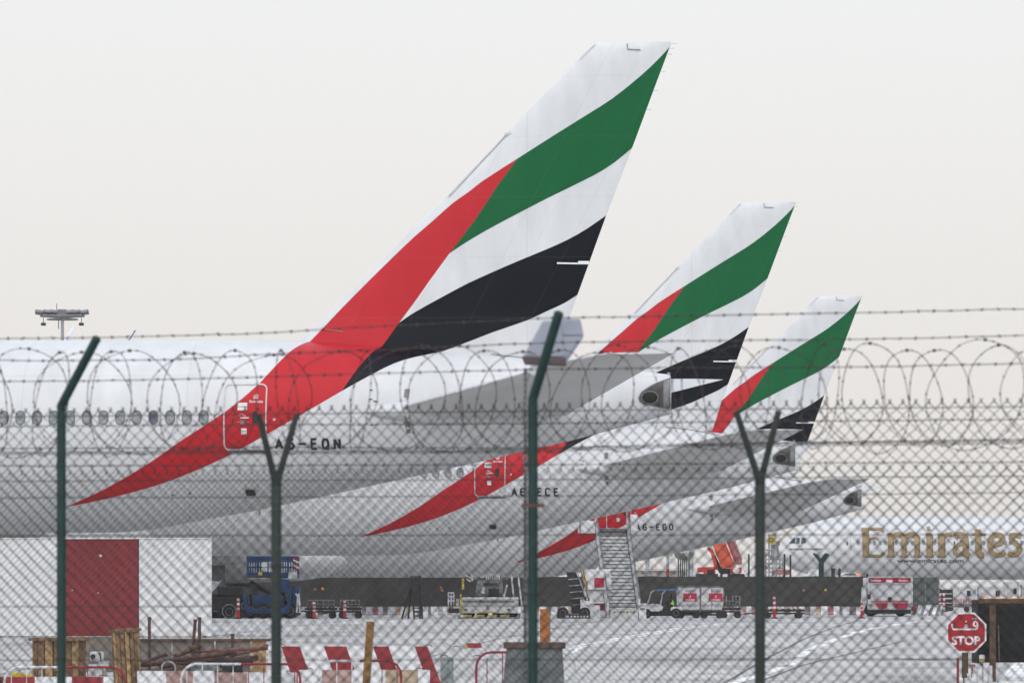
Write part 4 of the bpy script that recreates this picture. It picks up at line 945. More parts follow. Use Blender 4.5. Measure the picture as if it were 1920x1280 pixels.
h = Z(1209, Y) - gz(Y); w_ = 104 / S(Y); g = MB(); g.prism([(-w_ / 2, h), (w_ / 2, h), (w_ / 2 + .06, 0), (-w_ / 2 - .12, 0)], 'y', -.35, .35); g.build('box_body', M_boxg, t_, bevel=.02)
g = MB(); g.box((0, 0, h + .0), (w_ + .1, .78, .10)); g.build('rim', M_cap, t_, bevel=.015)
# ------------------------------------------------------------------ STOP sign
Y = 103; t_ = thing('stop_sign', 'red octagonal STOP sign with Arabic word above, on a wooden post', 'sign', (X(1812, Y), Y, gz(Y)))
zc = Z(1185, Y) - gz(Y); s_ = 1 / S(Y)
def octo(r): return [(r * math.cos(R(22.5 + 45 * i)), zc + r * math.sin(R(22.5 + 45 * i))) for i in range(8)]
g = MB(); g.prism(octo(40.5 * s_), 'y', -.004, .012); g.build('sign_plate', M_white, t_)
g = MB(); g.prism(octo(40.5 * s_), 'y', -.03, -.02); bord = g
g = MB(); g.prism(octo(37.2 * s_), 'y', -.009, -.004); g.build('red_face', M_signr, t_)
flat = lambda x, z, off: (x, -.012 - off, z)
g = MB(); put_text(g, 'STOP', -27.5 * s_, zc - 23.5 * s_, 53.5 * s_, 17 * s_, flat, off=0, bold=.035)
sx = lambda x: (x - 943) / 7.11 * s_
sz_ = lambda y: zc + (615 - y) / 7.11 * s_
ar = [([(752, 500), (752, 545), (768, 572), (830, 572), (1060, 572), (1085, 560), (1092, 520), (1085, 478), (1065, 465), (1045, 480), (1036, 510), (1050, 528), (1085, 530)], 22), ([(905, 568), (925, 545), (930, 520), (945, 508), (962, 520), (955, 545), (920, 560)], 18)]
kk = 0
for pts, wd in ar: kk += 1; ribbon(g, [(sx(p[0]), sz_(p[1])) for p in pts], wd / 7.11 * s_, 0, .001 + kk * .001, .05, mapf=flat)
for cx, cz in ((936, 470), (1032, 430), (1066, 430)): kk += 1; b0 = len(g.v); [g.v.append(flat(sx(cx) + 12 / 7.11 * s_ * math.cos(a * .628), sz_(cz) + 12 / 7.11 * s_ * math.sin(a * .628), .004)) for a in range(10)]; g.face(list(range(b0, b0 + 10)))
g.build('lettering', M_white, t_)
g = MB(); g.box((-.02 + .0, .055, zc / 2), (.115, .08, zc)); g.build('post', M_woodb, t_, bevel=.006)
# things at the sign's foot
Y = 101; g = MB(); g.path([(0, 0, 0), (0, 0, Z(1232, Y) - gz(Y))], .022, 8); o = g.build('marker_post', M_red); o.location = (X(1796, Y), Y, gz(Y)); tag(o, 'thin red marker post left of the sign post', 'post')
gp = 'white slatted plastic barriers below the stop sign'
for i, (px, pt, Yb) in enumerate(((1812, 1270, 98), (1826, 1262, 100), (1837, 1254, 102), (1848, 1247, 104))):
    h = Z(pt, Yb) - gz(Yb); t_ = thing('plastic_barrier', ['nearest white slatted barrier under the stop sign', 'second nearest white slatted barrier under the stop sign', 'third white slatted barrier under the stop sign', 'farthest white slatted barrier, below the amber lamp'][i], 'barrier', (X(px, Yb), Yb, gz(Yb)), R(0), gp)
    g = MB()
    for j in range(3): g.box(((j - 1) * .09, 0, h * .5), (.06, .10, h)); 
    g.box((0, 0, h * .55), (.26, .05, h * .12)); g.build('slats', M_white, t_, bevel=.012)
    g = MB(); g.box((0, 0, .04), (.34, .4, .08)); g.build('foot', M_grey, t_, bevel=.01)
Y = 106; t_ = thing('warning_lamp', 'small warning lamp with amber lower half, on a dark stalk', 'lamp', (X(1841, Y), Y, gz(Y)))
g = MB(); g.path([(0, 0, 0), (0, 0, Z(1242, Y) - gz(Y))], .02, 8); g.build('stalk', M_dark, t_)
z0 = Z(1240, Y) - gz(Y); g = MB(); g.lathe([(.045, 0), (.05, .02), (.05, .055)], (0, 0, z0), 'z', 12); g.build('amber_lens', M_yellow, t_)
g = MB(); g.lathe([(.052, 0), (.052, .06), (.04, .075)], (0, 0, z0 + .056), 'z', 12); g.build('lamp_cap', M_lgrey, t_)
g = MB(); Y = 103.5; g.box((0, 0, 0), (.11, .05, .05)); g.bar((0, 0, -.03), (0, 0, gz(Y) - Z(1247, Y)), .02); o = g.build('reflector_post', [M_redf], bevel=.005); o.location = (X(1823, Y), Y, Z(1247, Y)); tag(o, 'short post with faded red reflector beside the sign post', 'post')
# timber frame shelter right
Y = 112; t_ = thing('timber_shelter', 'timber framed shelter with dark interior, right edge behind the stop sign', 'shelter', (X(1835, Y), Y, gz(Y))); xx = lambda px: X(px, Y) - X(1835, Y)
hz_ = lambda py: Z(py, Y) - gz(Y)
g = MB(); g.box((xx(1990), 0, hz_(1126)), (xx(2145) - xx(1835), .14, 9 / S(Y))); g.build('beam', M_woodb, t_, bevel=.01)
for px in (1861, 2100):
    g = MB(); g.box((xx(px), 0, hz_(1131) / 2), (11.5 / S(Y), .12, hz_(1131))); g.build('post', M_woodb, t_, bevel=.008)
g = MB(); g.box((xx(1990), 1.6, (hz_(1124) + hz_(1243)) / 2), (xx(2145) - xx(1835), .05, hz_(1124) - hz_(1243))); g.box((xx(1836.5), .82, (hz_(1124) + hz_(1243)) / 2), (.05, 1.5, hz_(1124) - hz_(1243)))
g.build('dark_cladding', mat('black_cladding', (.012, .013, .013), .8, var=.4, scale=4), t_)
g = MB(); g.bar((xx(1884), 1.5, hz_(1172)), (xx(1886), 1.5, hz_(1240)), .014); g.build('hanging_rod', M_grey, t_)
# ------------------------------------------------------------------ apron line-up
def wheel(mb_t, x, y, r, w_=.22, parent=None, name='wheel'):
    g = MB(); g.lathe([(r * .55, -w_ / 2), (r * .92, -w_ / 2), (r, -w_ * .3), (r, w_ * .3), (r * .92, w_ / 2), (r * .55, w_ / 2)], (x, y, r), 'y', 20); g.lathe([(0, -w_ * .4), (r * .55, -w_ * .52), (r * .55, w_ * .52), (0, w_ * .4)], (x, y, r), 'y', 14, 1)
    return g.build(name, [M_black, M_grey], parent)
# blue loader
Y = 292; t_ = thing('aircraft_loader', 'blue cabin loader with railed platform under the middle airliner', 'loader', (X(480, Y), Y, gz(Y))); u = 1 / S(Y); xx = lambda px: (px - 480) * u; zz = lambda py: Z(py, Y) - gz(Y)
g = MB(); g.prism([(xx(456), zz(1105)), (xx(460), zz(1142)), (xx(470), zz(1149)), (xx(545), zz(1149)), (xx(550), zz(1105)), (xx(543), zz(1105)), (xx(540), zz(1135)), (xx(530), zz(1140)), (xx(475), zz(1140)), (xx(466), zz(1130)), (xx(463), zz(1105))], 'y', -1.5, 1.4)
g.box((xx(505), .0, zz(1130)), (60 * u, 2.4, 30 * u)); g.box((xx(536), -1.2, zz(1098)), (18 * u, .5, 24 * u)); g.box((xx(556), -.4, zz(1125)), (14 * u, 1.6, 56 * u)); g.box((xx(500), 0, zz(1152)), (110 * u, 2.2, 9 * u), 1)
g.build('chassis', [M_blue, M_dark], t_, bevel=.03)
g = MB()
for px in (479, 530):
    g.box((xx(px), -.9, zz(1112)), (10 * u, .3, 34 * u)); 
g.bar((xx(470), -.7, zz(1135)), (xx(545), -.7, zz(1090)), .12); g.bar((xx(545), -.7, zz(1135)), (xx(470), -.7, zz(1090)), .12); g.build('scissor_lift', M_dark, t_)
g = MB(); g.box((xx(512), 0, zz(1078)), (96 * u, 2.6, 10 * u)); g.box((xx(512), 0, zz(1046)), (96 * u, 2.6, 8 * u)); g.build('platform', M_blue, t_, bevel=.02)
g = MB(); g.box((xx(507), -1.32, zz(1062)), (26 * u, .04, 18 * u)); g.build('side_panel', M_lgrey, t_); g = MB(); g.box((xx(551), -1.35, zz(1078)), (16 * u, .1, 12 * u)); g.build('side_panel', M_lgrey, t_)
g = MB()
for k in range(21): px = 467 + k * 4.7; g.bar((xx(px), -1.3, zz(1076)), (xx(px), -1.3, zz(1046)), .03 if k % 4 else .06, 5)
for py in (1052, 1063): g.bar((xx(465), -1.31, zz(py)), (xx(561), -1.31, zz(py)), .04, 5)
g.build('railing', M_blue, t_)
g = MB()
for k in range(5): g.prism([(xx(552), zz(1043 + k * 5)), (xx(563), zz(1048 + k * 5)), (xx(563), zz(1051 + k * 5)), (xx(552), zz(1046 + k * 5))], 'y', -1.42, -1.40, k % 2)
g.build('striped_marker', [M_red, M_white], t_)
g = MB()
for k in range(11): g.box((xx(470 + k * 4.2), -1.32, zz(1083.5)), (2.4 * u, .03, 2 * u))
g.box((xx(490), -1.33, zz(1075)), (8 * u, .03, 6 * u)); g.build('warning_stripes', M_yellow, t_)
g = MB(); g.path([(xx(556), -1.25, zz(1112)), (xx(560), -1.25, zz(1118)), (xx(558), -1.25, zz(1148))], .05); g.path([(xx(562), -1.25, zz(1112)), (xx(564), -1.25, zz(1148))], .05); g.build('ladder_rail', M_white, t_)
for px in (472, 495, 520, 545): wheel(None, xx(px), -1.1, .4, .3, t_)
# torn sheet and big dark gear behind hoarding edge
Y = 283; t_ = thing('tow_tractor', 'dark tow tractor half hidden by the white hoarding', 'tractor', (X(400, Y), Y, gz(Y))); u = 1 / S(Y)
g = MB(); g.box((-.6, 0, .75), (3.8, 2.2, .7)); g.box((-1.4, 0, 1.5), (1.6, 1.9, .8), taper=(.85, .9)); g.box((.9, 0, 1.35), (1.3, 1.8, .5)); g.build('tractor_body', M_dark, t_, bevel=.06)
wheel(None, .85, -1.05, .36, .4, t_); wheel(None, -2.0, -1.05, .62, .4, t_)
g = MB(); g.path([(.85 + .34 * math.cos(a * .3), -1.28, .38 + .34 * math.sin(a * .3)) for a in range(21)], .022, 5, closed=True); g.build('wheel_rim', M_gsteel, t_)
g = MB(); g.prism([(-.1, 1.9), (.35, 1.85), (.55, 2.0), (.2, 1.55), (.02, 1.35), (-.2, 1.7)], 'y', -1.3, -1.28); g.build('torn_sheet', M_white, t_)
# delineators
dl = [(446.5, 1121, 281, 'left of the blue loader'), (589, 1128, 288, 'left of the empty dollies'), (646.5, 1125, 288, 'in front of the dollies, right one'), (1452, 1118, 296, 'beside the low flat trolley'), (1616, 1126, 300, 'by the service van')]
for i, (px, pt, Y, wh) in enumerate(dl):
    h = Z(pt, Y) - gz(Y); t_ = thing('delineator_post', 'red and white banded marker post ' + wh, 'marker post', (X(px, Y), Y, gz(Y)), 0, 'red and white marker posts along the apron')
    g = MB(); nn = 9
    for k in range(nn):
        z0 = h * k / nn; g.lathe([(.085 - .02 * k / nn, 0), (.085 - .02 * (k + 1) / nn, h / nn - .002)], (0, 0, z0), 'z', 10, 0 if k < 4 or k % 2 else 1)
    g.build('banded_tube', [mat('bright_red_plastic', (.48, .025, .025), .5, var=.1), M_white], t_); g = MB(); g.lathe([(.2, 0), (.18, .05), (.09, .07)], (0, 0, 0), 'z', 12); g.build('base', M_black, t_)
# dollies
def dolly(px0, px1, Y, label, rack=True, deck=.5):
    x0, x1 = X(px0, Y), X(px1, Y); W_ = x1 - x0; t_ = thing('baggage_dolly', label, 'dolly', ((x0 + x1) / 2, Y, gz(Y)), 0, 'low baggage dollies on the apron')
    g = MB(); g.box((0, 0, deck), (W_, 1.5, .12)); g.box((0, -.7, deck - .14), (W_, .08, .1)); 
    for k in range(-3, 4): g.box((k * W_ / 7.5, 0, deck + .08), (.06, 1.5, .05))
    g.bar((-W_ / 2, 0, deck - .1), (-W_ / 2 - .9, 0, .25), .04); g.build('deck', M_dark, t_)
    if rack:
        g = MB()
        for k in range(6): g.bar((-W_ * .42 + k * W_ * .168, -.7, deck), (-W_ * .42 + k * W_ * .168, -.7, deck + .45), .03, 5)
        g.bar((-W_ * .42, -.7, deck + .45), (W_ * .42, -.7, deck + .45), .035, 5); g.bar((-W_ * .3, -.68, deck + .25), (W_ * .42, -.68, deck + .25), .03, 5); g.build('side_rail', M_grey, t_)
    for fx in (-.36, .36):
        for dy in (-.62, .62): wheel(None, fx * W_, dy, .18, .14, t_)
    return t_
dolly(572, 632, 296, 'empty dark baggage dolly right of the blue loader'); dolly(636, 678, 297, 'short dark dolly behind the right banded post')
dolly(1427, 1508, 300, 'low flat empty trolley by the right fence post', rack=False, deck=.42)
dolly(1352, 1388, 318, 'dark dolly with upright end frame behind the containers')
Y = 318; g = MB()
for px in (1362, 1374, 1380, 1387): g.bar((X(px, Y), Y, gz(Y) + .5), (X(px, Y), Y, Z(1116, Y)), .035, 5)
for py in (1117, 1128): g.bar((X(1378, Y), Y, Z(py, Y)), (X(1388, Y), Y, Z(py, Y)), .03, 5)
tag(g.build('pallet_rack', M_gsteel), 'upright wire rack standing on the dolly behind the containers', 'rack')
# step ladder
Y = 278; t_ = thing('step_ladder', 'tall dark maintenance step ladder standing alone before the screen', 'ladder', (X(780, Y), Y, gz(Y))); xx = lambda px: (px - 780) / S(Y); zz = lambda py: Z(py, Y) - gz(Y)
g = MB(); 
for a, b_, dy in ((777, 771, -.3), (792, 788, -.3)): g.path([(xx(a), dy, 0), (xx(b_), dy + .25, zz(1079))], .05, 6)
for k in range(11): f = k / 11; g.bar((xx(777 - 6 * f), -.3 + .25 * f, .15 + f * zz(1079)), (xx(792 - 4 * f), -.3 + .25 * f, .15 + f * zz(1079)), .03, 5)
g.build('front_frame', M_dark, t_)
g = MB(); g.path([(xx(753), .5, 0), (xx(771), .1, zz(1098))], .045, 6); g.path([(xx(765), .6, 0), (xx(772), .1, zz(1098))], .045, 6); g.path([(xx(787), .6, 0), (xx(787), .1, zz(1090))], .045, 6); g.bar((xx(775), -.3, .35), (xx(790), -.3, .35), .05); g.build('rear_frame', M_dark, t_)
# cargo loader
Y = 288; t_ = thing('cargo_loader', 'pale grey cargo loader with yellow bumper blocks under the farthest airliner', 'loader', (X(920, Y), Y, gz(Y))); xx = lambda px: (px - 920) / S(Y); zz = lambda py: Z(py, Y) - gz(Y); u = 1 / S(Y)
g = MB(); g.box((xx(919), 0, zz(1134)), (106 * u, 2.6, 30 * u)); g.box((xx(919), 0, zz(1121.5)), (104 * u, 2.7, 5 * u)); g.build('loader_body', M_lgrey, t_, bevel=.03)
g = MB(); g.box((xx(916), -1.36, zz(1127)), (96 * u, .06, 1.6 * u)); g.box((xx(901), -1.37, zz(1126)), (4 * u, .06, 3 * u)); g.box((xx(874), -1.37, zz(1142)), (6 * u, .06, 2.4 * u)); g.box((xx(954), -1.37, zz(1142)), (6 * u, .06, 2.4 * u)); g.box((xx(915), -1.37, zz(1137)), (1.2 * u, .06, 10 * u)); g.build('recess', M_dark, t_)
g = MB(); put_text(g, 'FMC', xx(906), zz(1139), 14 * u, 4 * u, lambda x, z, o: (x, -1.36 - o, z)); g.build('maker_mark', M_blue, t_) if False else None
g = MB(); g.box((xx(917), -1.1, zz(1158)), (116 * u, 1.4, 4 * u)); g.box((xx(861), -1.1, zz(1156)), (5 * u, 1.0, 8 * u)); g.box((xx(973), -1.1, zz(1154)), (5 * u, 1.0, 10 * u)); g.build('bumper', M_grey, t_, bevel=.01)
for k in range(4):
    g = MB(); g.box((xx(876 + k * 23.5), -1.6, zz(1153.5)), (17 * u, .35, 3.6 * u)); g.build('bumper_block', M_yellow, t_, bevel=.01)
g = MB()
for k in range(6): g.box((xx(901 + k * 5.4), -1.38, zz(1147.5)), (3.4 * u, .06, 2.4 * u))
g.build('warning_marking', mat('ochre_marking', (.3, .2, .06), .6), t_)
g = MB(); g.box((xx(918), .2, zz(1100)), (54 * u, 1.6, 36 * u), taper=(.85, 1)); g.box((xx(918), .2, zz(1083)), (70 * u, 1.6, 6 * u)); g.build('tower', M_grey, t_, bevel=.03)
g = MB(); g.box((xx(926), -.65, zz(1110)), (20 * u, .2, 14 * u)); g.box((xx(920), -.65, zz(1094)), (24 * u, .2, 3 * u)); g.build('tower_opening', M_dark, t_)
g = MB(); g.box((xx(906), -.66, zz(1106)), (6 * u, .2, 12 * u)); g.build('tower_fitting', M_lgrey, t_); g = MB(); g.box((xx(904), -.66, zz(1080)), (8 * u, .3, 6 * u)); [g.bar((xx(912 + k * 4), -.7, zz(1086)), (xx(912 + k * 4), -.7, zz(1074)), .03, 4) for k in range(7)]
g.build('tower_fitting', M_lgrey, t_)
for a, b_ in (((945, 1118), (951, 1096)), ((963, 1118), (959, 1080)), ((981, 1156), (971, 1076)), ((884, 1076), (886, 1088))): g = MB(); g.bar((xx(a[0]), -.8, zz(a[1])), (xx(b_[0]), -.8, zz(b_[1])), .05, 5); g.build('guide_rail', M_alu, t_)
g = MB(); g.box((xx(868.5), -1.2, zz(1094)), (4.5 * u, .15, 20 * u)); g.box((xx(864.5), -1.4, zz(1131)), (3.2 * u, .12, 36 * u)); g.build('yellow_column', M_yellow, t_)
g = MB()
for k in range(4): g.prism([(xx(874), zz(1074 + k * 3.2)), (xx(883), zz(1079 + k * 3.2)), (xx(883), zz(1081 + k * 3.2)), (xx(874), zz(1076 + k * 3.2))], 'y', -1.3, -1.28, k % 2)
g.build('striped_marker', [M_red, M_white], t_)
g = MB()
for px in (841, 846, 851): g.bar((xx(px), -.3, zz(1140)), (xx(px), -.3, zz(1111)), .04, 5)
for py in (1111, 1118, 1126): g.bar((xx(840), -.3, zz(py)), (xx(852), -.3, zz(py)), .035, 5)
g.box((xx(858), -.3, zz(1129)), (6 * u, .4, 14 * u)); g.build('control_stand', M_alu, t_)
g = MB(); g.box((xx(851), -.2, zz(1144)), (20 * u, 1.2, 9 * u)); g.build('control_base', M_dark, t_, bevel=.02)
for px in (880, 905, 935, 960): wheel(None, xx(px), -.9, .3, .3, t_)
# belt loader
Y = 298; t_ = thing('belt_loader', 'white belt loader with raised dark conveyor left of the stairs', 'loader', (X(1080, Y), Y, gz(Y))); xx = lambda px: (px - 1080) / S(Y); zz = lambda py: Z(py, Y) - gz(Y); u = 1 / S(Y)
g = MB(); g.prism([(xx(1062), zz(1072)), (xx(1080), zz(1072)), (xx(1098), zz(1118)), (xx(1096), zz(1150)), (xx(1072), zz(1150)), (xx(1068), zz(1110))], 'y', -.4, .5); g.build('conveyor', M_dark, t_, bevel=.02)
g = MB(); 
for k in range(5): g.bar((xx(1065 + k * 2), -.42, zz(1086 + 12 * k)), (xx(1086 + k * 2.6), -.42, zz(1084 + 12 * k)), .03, 4)
g.path([(xx(1083), -.45, zz(1074)), (xx(1098), -.45, zz(1120))], .035, 5); g.build('side_rail', M_gsteel, t_)
g = MB(); g.box((xx(1098), 0, zz(1137)), (20 * u, 1.8, 28 * u)); g.box((xx(1091), -.2, zz(1124)), (0.1 * u, .1, .1 * u)); g.build('cab', M_white, t_, bevel=.05)
g = MB(); g.box((xx(1075), -.1, zz(1155)), (62 * u, 1.9, 9 * u)); g.build('chassis', M_dark, t_, bevel=.02)
g = MB(); g.box((xx(1063), -1.06, zz(1155)), (6 * u, .04, 4 * u), 0); [g.box((xx(1071 + k * 6), -1.06, zz(1155)), (3.6 * u, .04, 3 * u)) for k in range(6)]; g.build('bumper_marking', M_lgrey, t_)
g = MB(); g.bar((xx(1096), -.9, zz(1122)), (xx(1099), -.9, zz(1122)), .1, 6); g.bar((xx(1102), -.9, zz(1122)), (xx(1105), -.9, zz(1122)), .1, 6); g.build('headlight', M_dark, t_)
for px in (1055, 1096): wheel(None, xx(px), -.85, .3, .25, t_)
g = MB()
for a, b_ in (((1090, 1070), (1103, 1120)), ((1094, 1070), (1101, 1100)), ((1101, 1088), (1101, 1120))): g.bar((xx(a[0]), .9, zz(a[1])), (xx(b_[0]), .9, zz(b_[1])), .04, 5)
g.build('hose', mat('tan_hose', (.28, .18, .07), .7), t_)
# passenger stairs
Y0, Y1 = 300, 311.5; t_ = thing('passenger_stairs', 'tall white mobile passenger stairs leading up to the rear door', 'stairs', (X(1171, Y0), Y0, gz(Y0))); u = 1 / S(Y0)
def sp(px, py, f): Yc = Y0 + (Y1 - Y0) * f; return (X(px, Yc) - X(1171, Y0), Yc - Y0, Z(py, Yc) - gz(Y0))
g = MB(); NST = 26
for k in range(NST):
    f = k / (NST - 1); a = sp(1144 - 22 * f, 1157 - 166 * f, f); b_ = sp(1196 - 23 * f, 1157 - 166 * f, f)
    g.box(((a[0] + b_[0]) / 2, a[1], a[2] + .02), (b_[0] - a[0], .34, .035)); g.box(((a[0] + b_[0]) / 2, a[1] - .168, a[2] - .09), (b_[0] - a[0], .03, .15), 1)
    g.box(((a[0] + b_[0]) / 2, a[1] - .19, a[2] - .0), (b_[0] - a[0], .04, .03), 2)  # dark strip at each nosing stands in for the tread's shadow line
g.build('steps', [M_alu, M_white, M_dark], t_)
g = MB(); a = sp(1144, 1160, 0); b_ = sp(1196, 1160, 0); g.box(((a[0] + b_[0]) / 2, -.25, .25), (b_[0] - a[0], .1, .5)); g.build('kick_plate', M_lgrey, t_)
g = MB(); [g.box((((a[0] + b_[0]) / 2) + (k - 2) * .17, -.315, .34), (.1, .02, .08), k % 2) for k in range(-1, 6)]; g.build('hazard_marking', [M_yellow, M_dark], t_)
for nm, o0, o1 in (('left', 1140, 1117), ('right', 1199, 1176)):
    g = MB()
    pts = [sp(o0 + (o1 - o0) * f, 1158 - 166 * f, f) for f in (0, .25, .5, .75, 1)]
    for p, q in zip(pts, pts[1:]):
        b0 = len(g.v); w_ = .09
        for (P, hh) in ((p, -.1), (q, -.1), (q, 1.0), (p, 1.0)): g.v.append((P[0] - w_ / 2, P[1], P[2] + hh)); 
        for (P, hh) in ((p, -.1), (q, -.1), (q, 1.0), (p, 1.0)): g.v.append((P[0] + w_ / 2, P[1], P[2] + hh))
        for qd in ((0, 1, 2, 3), (7, 6, 5, 4), (0, 4, 5, 1), (1, 5, 6, 2), (2, 6, 7, 3), (3, 7, 4, 0)): g.face([b0 + i for i in qd])
    g.build('side_panel', M_white, t_)
    g = MB(); g.path([(P[0], P[1] - .05, P[2] + 1.06) for P in pts], .05, 6); g.path([(P[0], P[1] - .1, P[2] - .1) for P in pts], .09, 6, 0); g.build('handrail', M_grey, t_)
a = sp(1085, 1000, 1); b_ = sp(1120, 975, 1)
g = MB(); g.box((sp(1100, 988, 1)[0], 10.8, sp(1100, 988, 1)[2]), (34 * u, .9, 24 * u)); g.build('top_canopy', M_white, t_, bevel=.03)
g = MB(); g.box((sp(1188, 980, 1)[0], 10.8, sp(1188, 981, 1)[2]), (14 * u, .9, 34 * u)); g.build('top_canopy', M_white, t_, bevel=.03)
g = MB(); g.box((sp(1087, 988, 1)[0], 10.3, sp(1087, 988, 1)[2]), (2 * u, .1, 24 * u)); g.box((sp(1148, 990, 1)[0], 10.9, sp(1148, 993, 1)[2]), (56 * u, .9, 3 * u)); g.build('top_frame', M_grey, t_)
g = MB(); g.bar((sp(1120, 1090, .5)[0], 5, sp(1120, 1065, .5)[2]), (-1.5, 4.0, .6), .06, 6); g.bar((sp(1118, 1080, .5)[0], 5, sp(1118, 1075, .5)[2]), (.0, 3.5, .6), .06, 6); g.bar((-1.6, 3, .6), (sp(1122, 1062, .6)[0], 6, sp(1122, 1062, .6)[2]), .07); g.bar((-.8, 3, .6), (sp(1122, 1062, .6)[0], 6, sp(1122, 1062, .6)[2]), .05)
g.build('lift_strut', M_alu, t_)
g = MB(); g.box((-1.35, 4.5, 1.0), (1.6, 2.6, 1.0)); g.box((-1.35, 3.3, 2.05), (1.5, .5, 1.1), taper=(.9, .9)); g.box((-1.0, 2.6, .45), (2.1, 1.0, .8)); g.build('truck_cab', M_white, t_, bevel=.05)
g = MB(); g.box((-1.25, 3.03, 1.9), (.6, .04, .5)); g.build('windscreen', M_mag, t_)
g = MB(); g.box((-1.2, 2.06, .62), (.8, .04, .35)); g.build('grille', mat('dark_red_grille', (.2, .015, .02), .5), t_)
wheel(None, -1.6, 2.4, .35, .25, t_); wheel(None, .8, 5, .35, .25, t_)
g = MB(); g.box((.95, -.1, .4), (.38, .3, .8)); g.box((.95, -.27, .5), (.25, .02, .12), 1); g.build('outrigger_box', [M_white, M_grey], t_)
g = MB(); g.box((-1.55, -.3, .35), (.5, .5, .7)); g.build('outrigger_box', M_white, t_, bevel=.02)
# buggy with driver
Y = 305; t_ = thing('utility_buggy', 'white open utility buggy with blue roof towing silver containers', 'buggy', (X(1235, Y), Y, gz(Y))); xx = lambda px: (px - 1235) / S(Y); zz = lambda py: Z(py, Y) - gz(Y); u = 1 / S(Y)
g = MB(); g.prism([(xx(1199), zz(1140)), (xx(1200), zz(1136)), (xx(1225), zz(1131)), (xx(1240), zz(1133)), (xx(1242), zz(1141)), (xx(1235), zz(1146)), (xx(1205), zz(1145))], 'y', -.7, .7); g.prism([(xx(1257), zz(1138)), (xx(1278), zz(1136)), (xx(1278), zz(1144)), (xx(1257), zz(1143))], 'y', -.7, .7); g.build('body', M_white, t_, bevel=.04)
g = MB(); g.box((xx(1240), 0, zz(1149)), (62 * u, 1.2, 10 * u)); g.box((xx(1251), .0, zz(1142)), (12 * u, 1.1, 8 * u)); g.build('chassis', M_dark, t_, bevel=.03)
g = MB()
for dy in (-.62, .62):
    g.path([(xx(1213), dy, zz(1134)), (xx(1221), dy, zz(1110)), (xx(1227), dy, zz(1106)), (xx(1262), dy, zz(1104))], .035, 6); g.path([(xx(1238), dy, zz(1132)), (xx(1242), dy, zz(1112)), (xx(1248), dy, zz(1106))], .035, 6); g.path([(xx(1270), dy, zz(1136)), (xx(1269), dy, zz(1105))], .035, 6)
g.bar((xx(1213), -.62, zz(1134)), (xx(1213), .62, zz(1134)), .03, 6); g.bar((xx(1242), -.62, zz(1112)), (xx(1242), .62, zz(1112)), .03, 6); g.build('roll_cage', M_alu, t_)
g = MB(); g.prism([(xx(1224), zz(1107)), (xx(1228), zz(1104.5)), (xx(1262), zz(1103)), (xx(1272), zz(1104)), (xx(1272), zz(1106)), (xx(1228), zz(1107.5))], 'y', -.68, .68); g.build('roof', mat('blue_roof', (.07, .14, .30), .5, var=.15), t_)
g = MB(); g.path([(xx(1252) + .0, -.25 + .18 * math.cos(a * .628), zz(1130) + .18 * math.sin(a * .628)) for a in range(10)], .02, 5, closed=True); g.build('steering_wheel', M_dark, t_)
wheel(None, xx(1212), -.62, .26, .2, t_); wheel(None, xx(1267), -.62, .28, .2, t_)
# driver
def skinned(name, pts, edges, rad, m_, parent=None, loc=(0, 0, 0), sub=1):
    me = bpy.data.meshes.new(name); me.from_pydata(pts, edges, []); o = bpy.data.objects.new(name, me); sc.collection.objects.link(o); o.parent = parent; o.location = loc
    me.materials.append(m_); sk = o.modifiers.new('skin', 'SKIN'); 
    for v, r_ in zip(me.skin_vertices[0].data, rad): v.radius = (r_, r_)
    me.skin_vertices[0].data[0].use_root = True
    sb = o.modifiers.new('sub', 'SUBSURF'); sb.levels = sub; sb.render_levels = sub; return o
pts = [(0, 0, 0), (-.02, 0, .18), (-.04, 0, .38), (-.05, 0, .50), (-.06, 0, .60), (-.07, 0, .72),
       (-.03, -.17, .42), (-.18, -.20, .22), (-.38, -.12, .26), (-.03, .17, .42), (-.18, .20, .22), (-.38, .12, .26),
       (-.02, -.1, -.02), (-.42, -.12, .02), (-.46, -.12, -.38), (-.56, -.12, -.42), (-.02, .1, -.02), (-.42, .12, .02), (-.46, .12, -.38), (-.56, .12, -.42)]
edg = [(0, 1), (1, 2), (2, 3), (3, 4), (4, 5), (2, 6), (6, 7), (7, 8), (2, 9), (9, 10), (10, 11), (0, 12), (12, 13), (13, 14), (14, 15), (0, 16), (16, 17), (17, 18), (18, 19)]
rad = [.14, .14, .14, .06, .10, .08, .06, .045, .03, .06, .045, .03, .09, .075, .05, .04, .09, .075, .05, .04]
per = skinned('person', pts, edg, rad, M_cloth, loc=(X(1259, Y), Y - .3, gz(Y) + zz(1139)))
tag(per, 'seated driver in dark clothes and hi-vis green vest inside the buggy', 'person')
vs = skinned('vest', [(0, 0, .08), (-.01, 0, .2), (-.03, 0, .38), (-.03, -.15, .41), (-.03, .15, .41)], [(0, 1), (1, 2), (2, 3), (2, 4)], [.155, .16, .165, .085, .085], M_hivis, per)
hd = skinned('head', [(-.06, 0, .56), (-.065, 0, .64), (-.07, 0, .73), (-.155, 0, .655)], [(0, 1), (1, 2), (1, 3)], [.075, .10, .085, .02], M_skin, per)
skinned('hair', [(-.04, 0, .66), (-.05, 0, .76)], [(0, 1)], [.10, .085], M_black2, per)
